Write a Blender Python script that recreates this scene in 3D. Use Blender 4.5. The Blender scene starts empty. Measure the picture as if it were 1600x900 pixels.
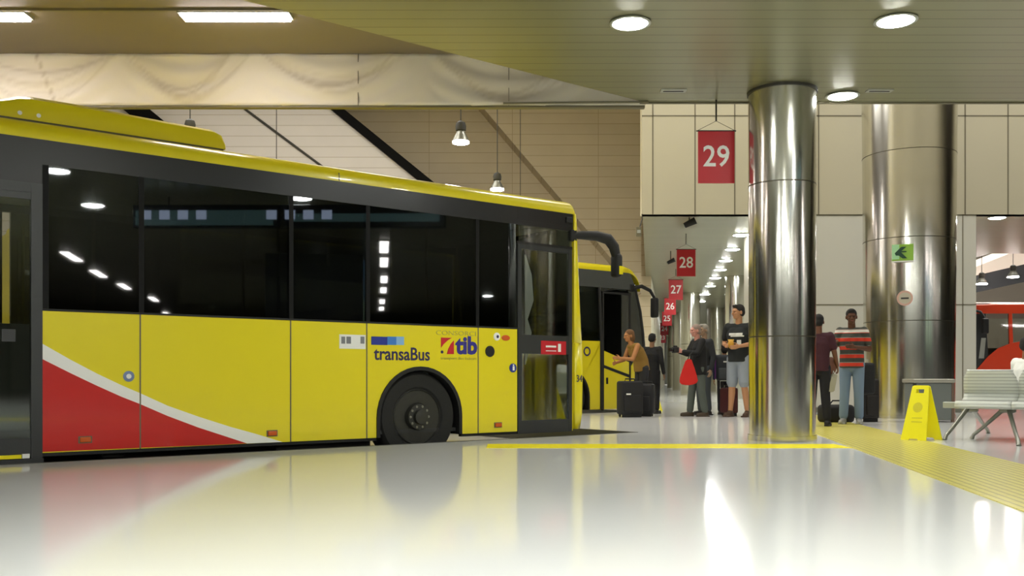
import bpy, bmesh, math, random
from mathutils import Vector, Matrix
random.seed(4)
S = bpy.context.scene
COL = S.collection
PI = math.pi
# ------------------------------------------------------------------ camera, world, exposure
cam = bpy.data.cameras.new('camera'); camo = bpy.data.objects.new('camera', cam); COL.objects.link(camo)
camo.location = (0, 0, 0.7); camo.rotation_euler = (PI/2, 0, 0)
cam.sensor_width = 36; cam.lens = 36*1500/1600; cam.shift_y = (588-450)/1600
cam.clip_start = .05; cam.clip_end = 300
S.camera = camo
S.view_settings.view_transform = 'Standard'; S.view_settings.look = 'None'
S.view_settings.exposure = 0.95; S.view_settings.gamma = 1; S.view_settings.use_curve_mapping = False
w = bpy.data.worlds.new('world'); S.world = w; w.use_nodes = True
w.node_tree.nodes['Background'].inputs[0].default_value = (1.0, .96, .88, 1)
w.node_tree.nodes['Background'].inputs[1].default_value = 0.62
S.cycles.use_denoising = True
S.cycles.sample_clamp_indirect = 4
S.cycles.caustics_reflective = False; S.cycles.caustics_refractive = False
S.cycles.max_bounces = 10; S.cycles.diffuse_bounces = 4; S.cycles.glossy_bounces = 5; S.cycles.transparent_max_bounces = 12
LAMP = 85.0       # radiance of a downlight
TUBE = 22.0       # radiance of a fluorescent panel
PEND = 55.0       # radiance of a pendant lamp

# ------------------------------------------------------------------ materials
def lin(c):
    c = c/255
    return c/12.92 if c <= .04045 else ((c+.055)/1.055)**2.4
def rgb(h):
    h = h.lstrip('#'); return tuple(lin(int(h[i:i+2], 16)) for i in (0, 2, 4)) + (1,)
def mat(name, col, rough=.5, metal=0, coat=0, emit=0, spec=.5, noise=0, nscale=8, bump=0, coat_rough=.03):
    m = bpy.data.materials.new(name); m.use_nodes = True
    nt = m.node_tree; b = nt.nodes['Principled BSDF']
    c = rgb(col) if isinstance(col, str) else col
    b.inputs['Base Color'].default_value = c
    b.inputs['Roughness'].default_value = rough; b.inputs['Metallic'].default_value = metal
    b.inputs['Coat Weight'].default_value = coat; b.inputs['Coat Roughness'].default_value = coat_rough
    b.inputs['Specular IOR Level'].default_value = spec
    if emit: b.inputs['Emission Color'].default_value = c; b.inputs['Emission Strength'].default_value = emit
    tc = nt.nodes.new('ShaderNodeTexCoord'); nz = nt.nodes.new('ShaderNodeTexNoise')
    nz.inputs['Scale'].default_value = nscale; nz.inputs['Detail'].default_value = 4
    nt.links.new(tc.outputs['Object'], nz.inputs['Vector'])
    if noise:
        mx = nt.nodes.new('ShaderNodeMix'); mx.data_type = 'RGBA'
        mx.inputs['A'].default_value = c; mx.inputs['B'].default_value = tuple(x*(1-noise) for x in c[:3])+(1,)
        nt.links.new(nz.outputs['Fac'], mx.inputs['Factor']); nt.links.new(mx.outputs['Result'], b.inputs['Base Color'])
    if bump:
        bp = nt.nodes.new('ShaderNodeBump'); bp.inputs['Strength'].default_value = bump; bp.inputs['Distance'].default_value = .01
        nt.links.new(nz.outputs['Fac'], bp.inputs['Height']); nt.links.new(bp.outputs['Normal'], b.inputs['Normal'])
    return m
def mnode(nt, op, a, b=None, c=None):
    n = nt.nodes.new('ShaderNodeMath'); n.operation = op
    for i, v in enumerate((a, b, c)):
        if v is None: continue
        if isinstance(v, (int, float)): n.inputs[i].default_value = v
        else: nt.links.new(v, n.inputs[i])
    return n.outputs[0]
def plank_mat(name, col, line, axis='Y', width=.2, frac=.07, rough=.35, metal=0, spec=.5, noise=.12, vary=.08, offset=0, axis2=None, width2=2., spec_nscale=1.5):
    """boards or panels with thin dark joints; joints are grooves of the surface itself"""
    m = mat(name, col, rough, metal, spec=spec); nt = m.node_tree; b = nt.nodes['Principled BSDF']
    tc = nt.nodes.new('ShaderNodeTexCoord'); sp = nt.nodes.new('ShaderNodeSeparateXYZ'); nt.links.new(tc.outputs['Object'], sp.inputs[0])
    def joint(ax, wd, fr):
        u = mnode(nt, 'ADD', mnode(nt, 'DIVIDE', sp.outputs[ax], wd), 100.0+offset)
        f = mnode(nt, 'FRACT', u); return mnode(nt, 'LESS_THAN', f, fr), mnode(nt, 'FLOOR', u)
    j, cell = joint(axis, width, frac)
    if axis2:
        j2, c2 = joint(axis2, width2, frac*width/width2)
        j = mnode(nt, 'MAXIMUM', j, j2); cell = mnode(nt, 'ADD', cell, mnode(nt, 'MULTIPLY', c2, 7.3))
    wn = nt.nodes.new('ShaderNodeTexWhiteNoise'); wn.noise_dimensions = '1D'; nt.links.new(cell, wn.inputs['W'])
    nz = nt.nodes.new('ShaderNodeTexNoise'); nz.inputs['Scale'].default_value = spec_nscale; nz.inputs['Detail'].default_value = 5
    nt.links.new(tc.outputs['Object'], nz.inputs['Vector'])
    v = mnode(nt, 'ADD', mnode(nt, 'MULTIPLY', wn.outputs['Value'], vary), mnode(nt, 'MULTIPLY', nz.outputs['Fac'], noise))
    v = mnode(nt, 'SUBTRACT', 1+ (noise+vary)/2, v)
    c = rgb(col)
    hs = nt.nodes.new('ShaderNodeMix'); hs.data_type = 'RGBA'; hs.blend_type = 'MULTIPLY'; hs.inputs['Factor'].default_value = 1
    hs.inputs['A'].default_value = c
    cr = nt.nodes.new('ShaderNodeCombineColor')
    for i in range(3): nt.links.new(v, cr.inputs[i])
    nt.links.new(cr.outputs[0], hs.inputs['B'])
    mx = nt.nodes.new('ShaderNodeMix'); mx.data_type = 'RGBA'
    nt.links.new(j, mx.inputs['Factor']); nt.links.new(hs.outputs['Result'], mx.inputs['A']); mx.inputs['B'].default_value = rgb(line)
    nt.links.new(mx.outputs['Result'], b.inputs['Base Color'])
    bp = nt.nodes.new('ShaderNodeBump'); bp.inputs['Strength'].default_value = .25; bp.inputs['Distance'].default_value = .01; bp.invert = True
    nt.links.new(j, bp.inputs['Height']); nt.links.new(bp.outputs['Normal'], b.inputs['Normal'])
    return m
def glass_mat(name, tint, rough=.02, fac=.06):
    m = bpy.data.materials.new(name); m.use_nodes = True; nt = m.node_tree; nt.nodes.clear()
    o = nt.nodes.new('ShaderNodeOutputMaterial'); mx = nt.nodes.new('ShaderNodeMixShader')
    t = nt.nodes.new('ShaderNodeBsdfTransparent'); t.inputs[0].default_value = tint+(1,)
    g = nt.nodes.new('ShaderNodeBsdfGlossy'); g.inputs['Roughness'].default_value = rough; g.inputs['Color'].default_value = (.9, .95, .95, 1)
    fr = nt.nodes.new('ShaderNodeFresnel'); fr.inputs[0].default_value = 1.45
    f = mnode(nt, 'ADD', fr.outputs[0], fac-.04)
    nt.links.new(f, mx.inputs[0]); nt.links.new(t.outputs[0], mx.inputs[1]); nt.links.new(g.outputs[0], mx.inputs[2]); nt.links.new(mx.outputs[0], o.inputs[0])
    return m
M = {}
M['yellow'] = mat('bus_yellow', '#E8D822', .25, coat=.5)
M['yellow_roof'] = mat('bus_roof_yellow', '#DCCB1A', .3, coat=.5)
M['red_paint'] = mat('bus_red', '#C4150C', .3, coat=.5)
M['white_paint'] = mat('bus_white', '#F2F2EC', .3, coat=.4)
M['black_gloss'] = mat('black_gloss', '#141414', .12, spec=.5)
M['black_band'] = mat('black_band', '#1b1b1b', .3)
M['black'] = mat('black_rubber', '#121212', .65, bump=.2, nscale=60)
M['dark_grey'] = mat('dark_grey', '#2c2d2d', .45)
M['door_frame'] = mat('door_frame_grey', '#303232', .35)
M['glass_dark'] = glass_mat('tinted_glass', (.16, .17, .16), .02, .07)
M['glass_door'] = glass_mat('door_glass', (.82, .84, .80), .03, .10)
M['steel_dark'] = mat('wheel_steel', '#3f3f3a', .45, metal=.4, noise=.4, nscale=20)
M['pillar'] = mat('pillar_black', '#101010', .6, spec=.2)
M['tyre'] = mat('tyre_rubber', '#1a1a18', .8, bump=.3, nscale=40)
M['orange'] = mat('orange_lens', '#C9581A', .25)
M['blue'] = mat('blue_paint', '#24348F', .4)
M['blue_mid'] = mat('mid_blue_paint', '#3F7CC8', .4)
M['blue_light'] = mat('light_blue_paint', '#86B4DC', .4)
M['ink'] = mat('dark_print', '#2c2550', .5)
M['grey_ink'] = mat('grey_print', '#B3A838', .5)
M['grey_blue'] = mat('grey_blue_badge', '#6f7fa6', .4)
M['white'] = mat('white_plastic', '#ECECE6', .5)
M['sign_red'] = mat('sign_red', '#B4141F', .45)
M['sticker_red'] = mat('sticker_red', '#C2202A', .4)
M['chrome'] = mat('polished_steel', '#DAD8CF', .17, metal=1.0, noise=.12, nscale=2)
M['chrome_seam'] = mat('steel_joint', '#5a5648', .4, metal=.8)
M['floor'] = mat('polished_floor', '#ECEDEC', .10, spec=.22, noise=.04, nscale=.7)
M['road'] = mat('bus_lane_floor', '#B4B2A8', .2, spec=.3, noise=.2, nscale=1.2)
M['curb'] = mat('curb_edge', '#4a4a44', .6)
M['line'] = mat('floor_yellow_line', '#F2E326', .5, spec=.15)
M['ceil'] = plank_mat('slatted_metal_ceiling', '#8A896C', '#5d5b48', 'Y', .2, .06, .33, metal=.35, noise=.1, vary=.08)
M['ceil_brown'] = mat('brown_ceiling', '#7E7570', .7, noise=.15, nscale=1)
M['trim_dark'] = mat('dark_trim', '#6b654c', .5)
M['panel'] = mat('ivory_wall_panel', '#C6BFA6', .4, noise=.05, nscale=1)
M['panel_low'] = mat('pale_wall_panel', '#D5D3C6', .3, noise=.05, nscale=1, coat=.3)
M['joint'] = mat('panel_joint', '#76705c', .6)
M['hall'] = plank_mat('boarded_hall_wall', '#C8B898', '#a8946f', 'Z', .32, .05, .5, noise=.15, vary=.07, axis2='X', width2=2.6)
M['hall_pale'] = plank_mat('boarded_pale_wall', '#CCC4BA', '#a69a84', 'Z', .3, .05, .45, noise=.12, vary=.08)
M['beam_dark'] = mat('dark_steel_beam', '#090806', .7, spec=.1)
M['strip'] = None
M['metal_grey'] = mat('grey_painted_metal', '#A9ABA2', .4, metal=.3)
M['metal_leg'] = mat('grey_cast_leg', '#8a8a80', .35, metal=.6)
M['bin'] = mat('bin_grey', '#6f7571', .5, metal=.1)
M['bin_lip'] = mat('bin_lip', '#a3a194', .4, metal=.3)
M['sign_yellow'] = mat('caution_yellow', '#F2E81A', .4)
M['sign_mark'] = mat('caution_print', '#CFC52A', .5)
M['sign_grip'] = mat('caution_grip_shadow', '#5c5230', .6)
M['lamp'] = mat('lamp_glow', '#FAFCF6', .5, emit=LAMP)
M['tube'] = mat('tube_glow', '#FFF4F0', .5, emit=TUBE)
M['pend'] = mat('pendant_glow', '#FFF4EE', .5, emit=PEND)
M['cable'] = mat('cable_dark', '#35332b', .6)
M['rail_yellow'] = mat('handrail_yellow', '#C8B81C', .4)
M['seat'] = mat('bus_seat_fabric', '#4a4f58', .9, noise=.3, nscale=30)
M['interior'] = mat('bus_interior_grey', '#B0B0A4', .6)

def strip_mat():
    m = mat('tactile_paving', '#D9CF66', .3, spec=.3); nt = m.node_tree; b = nt.nodes['Principled BSDF']
    tc = nt.nodes.new('ShaderNodeTexCoord'); sp = nt.nodes.new('ShaderNodeSeparateXYZ'); nt.links.new(tc.outputs['Object'], sp.inputs[0])
    f = mnode(nt, 'FRACT', mnode(nt, 'ADD', mnode(nt, 'DIVIDE', sp.outputs['X'], .062), 100.3))
    g = mnode(nt, 'LESS_THAN', f, .28)
    f2 = mnode(nt, 'LESS_THAN', mnode(nt, 'FRACT', mnode(nt, 'ADD', mnode(nt, 'DIVIDE', sp.outputs['Y'], .3), 100)), .03)
    g = mnode(nt, 'MAXIMUM', g, f2)
    mx = nt.nodes.new('ShaderNodeMix'); mx.data_type = 'RGBA'; nt.links.new(g, mx.inputs['Factor'])
    mx.inputs['A'].default_value = rgb('#D9CF66'); mx.inputs['B'].default_value = rgb('#ADA24E')
    nt.links.new(mx.outputs['Result'], b.inputs['Base Color'])
    bp = nt.nodes.new('ShaderNodeBump'); bp.invert = True; bp.inputs['Distance'].default_value = .005; bp.inputs['Strength'].default_value = .7
    nt.links.new(g, bp.inputs['Height']); nt.links.new(bp.outputs['Normal'], b.inputs['Normal'])
    return m
M['strip'] = strip_mat()

# ------------------------------------------------------------------ mesh helpers
def link(name, me, m, parent=None):
    o = bpy.data.objects.new(name, me); COL.objects.link(o)
    if m is not None and not me.materials: me.materials.append(m)
    if parent: o.parent = parent
    return o
def obj(name, bm, m, parent=None, smooth=False, recalc=True):
    if recalc: bmesh.ops.recalc_face_normals(bm, faces=bm.faces)
    me = bpy.data.meshes.new(name); bm.to_mesh(me); bm.free()
    if smooth:
        for p in me.polygons: p.use_smooth = True
        me.set_sharp_from_angle(angle=math.radians(40))
    return link(name, me, m, parent)
def box(bm, x0, x1, y0, y1, z0, z1, bev=0):
    r = bmesh.ops.create_cube(bm, size=1)
    bmesh.ops.scale(bm, vec=(x1-x0, y1-y0, z1-z0), verts=r['verts'])
    bmesh.ops.translate(bm, vec=((x0+x1)/2, (y0+y1)/2, (z0+z1)/2), verts=r['verts'])
    if bev:
        es = list({e for v in r['verts'] for e in v.link_edges})
        bmesh.ops.bevel(bm, geom=es, offset=bev, segments=3, profile=.5, affect='EDGES', clamp_overlap=True)
    return bm
def B(*a, **k): return box(bmesh.new(), *a, **k)
def prism(bm, pts, y0, y1, plane='XZ'):
    """extrude a 2D outline (x,z) from y0 to y1; plane 'XY' extrudes (x,y) in z; 'YZ' extrudes (y,z) in x"""
    f = {'XZ': lambda p, t: (p[0], t, p[1]), 'XY': lambda p, t: (p[0], p[1], t), 'YZ': lambda p, t: (t, p[0], p[1])}[plane]
    a = [bm.verts.new(f(p, y0)) for p in pts]; b = [bm.verts.new(f(p, y1)) for p in pts]
    n = len(pts)
    bm.faces.new(a); bm.faces.new(list(reversed(b)))
    for i in range(n): bm.faces.new((a[i], b[i], b[(i+1) % n], a[(i+1) % n]))
    return bm
def P(*a, **k): return prism(bmesh.new(), *a, **k)
def frame_of(d):
    d = d.normalized(); u = Vector((0, 0, 1)) if abs(d.z) < .95 else Vector((1, 0, 0))
    a = d.cross(u).normalized(); return a, a.cross(d).normalized()
def tube(bm, pts, r, seg=10, cap=True):
    pts = [Vector(p) for p in pts]; rs = r if isinstance(r, (list, tuple)) else [r]*len(pts)
    rings = []
    for i, p in enumerate(pts):
        d = (pts[min(i+1, len(pts)-1)]-pts[max(i-1, 0)]); a, b = frame_of(d)
        rings.append([bm.verts.new(p+(a*math.cos(2*PI*k/seg)+b*math.sin(2*PI*k/seg))*rs[i]) for k in range(seg)])
    for i in range(len(rings)-1):
        for k in range(seg):
            bm.faces.new((rings[i][k], rings[i][(k+1) % seg], rings[i+1][(k+1) % seg], rings[i+1][k]))
    if cap: bm.faces.new(list(reversed(rings[0]))); bm.faces.new(rings[-1])
    return bm
def T(*a, **k): return tube(bmesh.new(), *a, **k)
def lathe(bm, prof, seg=32, axis='Z', c=(0, 0, 0), close=False):
    """prof: (r, h) points turned around an axis"""
    c = Vector(c)
    def pt(r, h, a):
        x, y = r*math.cos(a), r*math.sin(a)
        return c+Vector({'Z': (x, y, h), 'Y': (x, h, y), 'X': (h, x, y)}[axis])
    rings = [[bm.verts.new(pt(max(r, 1e-4), h, 2*PI*k/seg)) for k in range(seg)] for r, h in prof]
    n = len(rings)
    for i in range(n if close else n-1):
        for k in range(seg):
            bm.faces.new((rings[i][k], rings[i][(k+1) % seg], rings[(i+1) % n][(k+1) % seg], rings[(i+1) % n][k]))
    if not close: bm.faces.new(list(reversed(rings[0]))); bm.faces.new(rings[-1])
    return bm
def L(*a, **k): return lathe(bmesh.new(), *a, **k)
def ell(bm, c, r, rot=None, u=16, v=12):
    q = bmesh.ops.create_uvsphere(bm, u_segments=u, v_segments=v, radius=1)['verts']
    bmesh.ops.scale(bm, vec=r, verts=q)
    if rot is not None: bmesh.ops.rotate(bm, matrix=rot, verts=q, cent=(0, 0, 0))
    bmesh.ops.translate(bm, vec=c, verts=q)
    return bm
def tag(o, label, cat, group=None, kind=None):
    o['label'] = label
    if cat: o['category'] = cat
    if group: o['group'] = group
    if kind: o['kind'] = kind
    return o
def struct(name, bm, m, parent=None, smooth=False):
    o = obj(name, bm, m, parent, smooth)
    if parent is None: o['kind'] = 'structure'
    return o
def thing(name, label, cat, loc=(0, 0, 0), rz=0, group=None):
    o = bpy.data.objects.new(name, None); COL.objects.link(o); o.empty_display_size = .2
    o.location = loc; o.rotation_euler = (0, 0, rz); tag(o, label, cat, group); return o
def lab(o, s): o['label'] = s; return o
def kids(o): return [c for c in bpy.data.objects if c.parent == o]
def copy_tree(o, parent=None):
    c = o.copy(); COL.objects.link(c); c.parent = parent
    for ch in kids(o): copy_tree(ch, c)
    return c
def text(name, s, size, m, parent, loc, rot, extr=.002, sx=1, bold=0, align='CENTER'):
    cu = bpy.data.curves.new(name, 'FONT'); cu.body = s; cu.size = size; cu.extrude = extr; cu.offset = bold
    cu.align_x = align; cu.align_y = 'CENTER'; cu.resolution_u = 3
    t = bpy.data.objects.new(name, cu); COL.objects.link(t)
    bpy.context.view_layer.update()
    me = bpy.data.meshes.new_from_object(t.evaluated_get(bpy.context.evaluated_depsgraph_get()))
    bpy.data.objects.remove(t); bpy.data.curves.remove(cu)
    me.materials.clear(); me.name = name
    o = link(name, me, m, parent); o.location = loc; o.rotation_euler = rot; o.scale = (sx, 1, 1)
    return o

# ------------------------------------------------------------------ bus frame: direction of the bays
DU = Vector((.7839, .6209, 0)); DN = Vector((-.6209, .7839, 0)); RZ = math.atan2(.6209, .7839)
B1 = Vector((.73, 11.52, -.2)); ROAD = -.2
B2 = Vector((2.62, 19.3, -.2))
def side(px, py, o=B1):
    r = (px-800)/1500; t = (r*o.y-o.x)/(DU.x-r*DU.y); Y = o.y+DU.y*t
    return t, .9+(588-py)/1500*Y
sx = lambda px, o=B1: side(px, 588, o)[0]

# ------------------------------------------------------------------ floors
e0 = B1-DN*.16; e0.z = 0
A0 = e0-DU*40
P1 = e0+DU*.95
nrm = 4.95; adv = 5.45
poly = [A0.xy, P1.xy]
p = P1.copy()
for k in range(9):
    p = p+DN*nrm; poly.append(p.xy.copy()); p = p+DU*adv; poly.append(p.xy.copy())
right = 60
poly += [Vector((right, p.y)), Vector((right, -25)), Vector((A0.x, -25))]
struct('floor', P([(q.x, q.y) for q in poly], -.2, 0, 'XY'), M['floor'])
bm = bmesh.new()
box(bm, -60, 70, -40, 110, -.3, -.2)
struct('ground', bm, M['road'])
# dark curb nosing along the bus lane
a, b = A0, P1
bm = bmesh.new()
prism(bm, [((a+DN*.0).x, (a).y), (b.x, b.y), ((b+DN*.02).x, (b+DN*.02).y), ((a+DN*.02).x, (a+DN*.02).y)], -.19, .004, 'XY')
prism(bm, [(b.x, b.y), ((b+DN*nrm).x, (b+DN*nrm).y), ((b+DN*nrm+DU*-.04).x, (b+DN*nrm-DU*.04).y), ((b-DU*.04).x, (b-DU*.04).y)], -.19, .004, 'XY')
struct('trim_1', bm, M['curb'])
tag(obj('floor_line', B(-.25, 3.32, 9.36, 9.90, 0, .003), M['line']), 'yellow line painted on the floor across the front of the bus bay', 'floor line')
st = obj('tactile_strip', B(0, .98, -8, 17.7, 0, .006), M['strip'])
st.location = (1.87, 0, 0); st.rotation_euler = (0, 0, -math.atan(.155))
tag(st, 'broad ribbed yellow tactile paving strip running along the platform floor', 'paving strip')

# ------------------------------------------------------------------ ceilings
CZ = 3.83
cA = Vector((1.50, 10.95)); cd = DU.xy
far = cA-cd*45
struct('ceiling', P([(far.x, far.y), (cA.x, cA.y), (60, 10.95), (60, -25), (far.x, -25)], CZ, CZ+.12, 'XY'), M['ceil'])
# vertical closure of its diagonal edge and the higher brown ceiling over the lane
q = Vector((-cd.y, cd.x))*.05
struct('trim_2', P([(far.x, far.y), (cA.x, cA.y), (cA.x-q.x, cA.y-q.y), (far.x-q.x, far.y-q.y)], CZ+.12, 4.5, 'XY'), M['trim_dark'])
struct('ceiling', B(-45, 1.6, -20, 11.06, 4.39, 4.5), M['ceil_brown'])
struct('trim_3', B(-45, -.2, 9.62, 9.66, 4.365, 4.4), M['trim_dark'])
# thin edge angle of the main ceiling over the void
struct('trim_4', B(1.46, 60, 10.95, 10.99, CZ-.015, CZ+.14), M['trim_dark'])
# corridor ceiling beyond the high wall
K = .145
cor = [(2.52, 18.56), (60, 18.56), (60, 24.5), (12.2, 24.5), (12.2, 26), (19.5, 82), (2.52+K*63.4, 82)]
struct('ceiling', P(cor, CZ, CZ+.12, 'XY'), M['ceil'])
# draped fascia band
def fascia():
    bm = bmesh.new(); x0, x1 = -14, 1.52; nx = 420; z0, z1 = 3.80, 4.39; nz = 16
    swags = [(-6.3, -4.5), (-4.45, -3.0), (-2.9, -1.15), (-.95, .9), (-8.4, -6.4), (-10.6, -8.5)]
    def h(x, z):
        t = (z1-z)/(z1-z0); v = 0
        for a, b in swags:
            if a < x < b:
                c = (a+b)/2; hw = (b-a)/2; u = (x-c)/hw
                d = t*1.0+.55*(u*u)**1.0      # distance down the swag
                v += .014*math.sin(d*15+a)*max(0, 1-u*u)**.5
        return v+.003*math.sin(x*9)+.006*math.exp(-((x+5.2+.25*t)**2)/.003)
    vs = [[bm.verts.new((x0+(x1-x0)*i/nx, 11.0-h(x0+(x1-x0)*i/nx, z0+(z1-z0)*j/nz), z0+(z1-z0)*j/nz)) for i in range(nx+1)] for j in range(nz+1)]
    for j in range(nz):
        for i in range(nx): bm.faces.new((vs[j][i], vs[j][i+1], vs[j+1][i+1], vs[j+1][i]))
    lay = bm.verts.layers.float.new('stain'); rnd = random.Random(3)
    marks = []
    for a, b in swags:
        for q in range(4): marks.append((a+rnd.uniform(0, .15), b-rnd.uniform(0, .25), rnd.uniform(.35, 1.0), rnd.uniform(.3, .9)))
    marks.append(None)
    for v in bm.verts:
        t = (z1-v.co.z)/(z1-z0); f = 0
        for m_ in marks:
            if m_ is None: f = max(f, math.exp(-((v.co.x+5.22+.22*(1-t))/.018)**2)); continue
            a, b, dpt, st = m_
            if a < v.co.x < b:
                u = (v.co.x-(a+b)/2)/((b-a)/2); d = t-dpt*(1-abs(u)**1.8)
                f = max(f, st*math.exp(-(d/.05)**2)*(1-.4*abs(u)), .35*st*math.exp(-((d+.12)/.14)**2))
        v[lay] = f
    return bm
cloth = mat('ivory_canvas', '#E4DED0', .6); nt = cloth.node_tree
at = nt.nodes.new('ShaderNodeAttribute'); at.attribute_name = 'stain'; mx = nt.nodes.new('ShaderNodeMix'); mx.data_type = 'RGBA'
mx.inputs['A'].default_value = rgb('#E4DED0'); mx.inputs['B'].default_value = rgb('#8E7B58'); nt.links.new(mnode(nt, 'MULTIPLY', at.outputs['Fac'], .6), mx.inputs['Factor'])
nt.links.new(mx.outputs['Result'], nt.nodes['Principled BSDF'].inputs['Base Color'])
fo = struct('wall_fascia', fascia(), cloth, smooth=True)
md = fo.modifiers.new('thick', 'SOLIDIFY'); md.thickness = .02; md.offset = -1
bm = bmesh.new(); box(bm, -45, 1.52, 10.98, 11.06, 3.775, 3.80)
struct('trim_5', bm, M['trim_dark'])
bm = bmesh.new()
for px in (560, 795): x = (px-800)/1500*11; box(bm, x-.004, x+.004, 10.975, 11.0, 3.8, 4.39)
struct('trim_6', bm, M['joint'])
# little rail and junction at the end of the fascia
tag(obj('conduit_rail', T([(-.1, 10.9, 3.80), (1.55, 10.9, 3.815)], .012), M['trim_dark']), 'thin dark conduit running under the right end of the ivory fascia', 'conduit')
# high wall over the corridor mouth
WY = 18.55
X = lambda px, Y: (px-800)/1500*Y
Z = lambda py, Y: .7+(588-py)/1500*Y
HW = struct('wall_back', B(X(1003, WY), 60, WY, WY+.25, CZ, 10.0), M['panel'])
bm = bmesh.new()
for px in (1020, 1086, 1148, 1214, 1279, 1508, 1575, 1640): box(bm, X(px, WY)-.012, X(px, WY)+.012, WY-.006, WY, CZ, 9.9)
box(bm, X(1003, WY), 40, WY-.006, WY, Z(181, WY)-.012, Z(181, WY)+.012)
struct('trim_7', bm, M['joint'])
# unseen wall above the low ceiling, added to keep world light off the column
bm = bmesh.new(); box(bm, 1.55, 60, 10.7, 10.9, CZ+.13, 10.0); box(bm, -45, 1.55, 10.75, 10.9, 4.5, 10.0)
struct('wall_upper', bm, mat('upper_wall', '#B9B39C', .6, noise=.1, nscale=.6))
# free standing wall block with pale panels
x0, x1 = X(1225, WY), X(1526, WY)
struct('wall_centre', B(x0, x1, WY+.02, WY+3.2, 0, CZ), M['panel_low'])
bm = bmesh.new()
for z in (Z(336, WY), Z(476, WY)): box(bm, x0, x1, WY+.012, WY+.02, z-.01, z+.01)
for px in (1505,): box(bm, X(px, WY)-.008, X(px, WY)+.008, WY+.012, WY+.02, 0, CZ)
struct('trim_8', bm, M['joint'])
struct('baseboard_centre', B(x0, x1, WY-.0, WY+.02, 0, .1), M['metal_leg'])
# roof of the void and of the bus hall, outer walls
struct('ceiling', B(-60, 70, 10.9, 110, 10, 10.2), M['hall_pale'])
# hall back wall (boards) with inclined plates
HY = 30.0
struct('wall_hall', B(-60, 4.35, HY, HY+.3, -.2, 10), M['hall'])
bm = bmesh.new()
pl = Vector((4.35, HY, 0)); 
prism(bm, [(4.35, HY), (4.35+K*60, HY+52), (4.05+K*60, HY+52), (4.05, HY+.3)], -.2, 10, 'XY')
struct('wall_left', bm, M['panel'])
Y0 = 27.2
def L2(px, py, Y): return (X(px, Y), Z(py, Y))
a0, a1 = L2(505, 162, Y0), L2(715, 333, Y0)
d = Vector((a1[0]-a0[0], a1[1]-a0[1])).normalized()
up = (a0[0]-d.x*3, a0[1]-d.y*3); dn = (a1[0]+d.x*4, a1[1]+d.y*4)
struct('wall_ramp', P([(-60, up[1]), up, dn, (-60, dn[1])], Y0, HY-.01), M['hall_pale'])
nrm2 = Vector((-d.y, d.x))
bm = bmesh.new()
prism(bm, [up, dn, (dn[0]+nrm2.x*.24, dn[1]+nrm2.y*.24), (up[0]+nrm2.x*.24, up[1]+nrm2.y*.24)], Y0-.15, HY-.02)
struct('trim_9', bm, M['beam_dark'])
# second inclined plate right of the pendant lamps
Y1 = 29.0
b0, b1 = L2(752, 165, Y1), L2(905, 345, Y1)
d2 = Vector((b1[0]-b0[0], b1[1]-b0[1])).normalized()
bu = (b0[0]-d2.x*3, b0[1]-d2.y*3); tt_ = (3.9-b1[0])/d2.x; bd = (3.9, b1[1]+d2.y*tt_)
struct('wall_ridge', P([bu, (3.9, bu[1]), bd], Y1, HY-.01), M['hall'])
g0, g1 = L2(150, 135, 27.2), L2(330, 285, 27.2)
struct('trim_12', P([g0, g1, (g1[0]+.75, g1[1]), (g0[0]+.75, g0[1])], 27.0, 27.19), M['beam_dark'])
# thin stays over the pale plate
for px, py, qx, qy, nm in ((383, 170, 520, 272, 'a'), (150, 130, 330, 262, 'b')):
    bm = T([(X(px-60, 27.17), 27.17, Z(py-44, 27.17)), (X(qx+80, 27.17), 27.17, Z(qy+60, 27.17))], .035)
    if nm == 'a': tag(obj('stay_cable', bm, M['cable']), 'thin dark sloping stay above the middle of the yellow bus roof', 'cable')
    else: bm.free()
# far end wall of the corridor, right wall of the corridor, right hall
struct('wall_far', B(3, 30, 82, 82.3, 0, CZ), mat('far_wall', '#E9E9E4', .5))
struct('wall_right', P([(x1-.2, WY+3.2), (x1, WY+3.2), (x1+K*60, 82), (x1+K*60-.3, 82)], 0, CZ, 'XY'), M['panel_low'])
struct('wall_right_hall', B(9, 60, 44, 44.3, -.2, 10), mat('right_hall_wall', '#B9AFA0', .6, noise=.15, nscale=.6))
# sloping ramp seen over the red bus
Yr = 30
struct('trim_10', P([(X(1440, Yr), Z(446, Yr)), (X(1527, Yr), Z(416, Yr)), (X(1600, Yr), Z(387, Yr)), (X(2200, Yr), Z(150, Yr)), (X(2200, Yr), Z(182, Yr)), (X(1600, Yr), Z(413, Yr)), (X(1527, Yr), Z(430, Yr)), (X(1440, Yr), Z(452, Yr))], Yr, Yr+3), mat('ramp_side', '#E6D9CC', .5))
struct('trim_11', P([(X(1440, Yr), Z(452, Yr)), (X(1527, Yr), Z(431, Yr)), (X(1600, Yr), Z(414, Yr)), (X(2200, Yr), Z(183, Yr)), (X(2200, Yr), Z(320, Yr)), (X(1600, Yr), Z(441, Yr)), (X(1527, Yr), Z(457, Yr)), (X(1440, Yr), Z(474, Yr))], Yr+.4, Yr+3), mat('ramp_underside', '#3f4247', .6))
# rear of the hall, behind the viewer: tone bands added for the steel columns to reflect
struct('wall_rear', P([(-45, -25), (60, -25), (60, -25.3), (-45, -25.3)], -.2, 4.5, 'XY'), plank_mat('rear_wall', '#A9A99C', '#2c2c28', 'X', 2.4, .12, .4, noise=.3, vary=.9))
struct('wall_side', B(60, 60.3, -25, 110, -.2, 10.2), plank_mat('side_wall', '#A9A89C', '#3c3c34', 'Y', 3.5, .1, .5, noise=.3, vary=.9))

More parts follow.
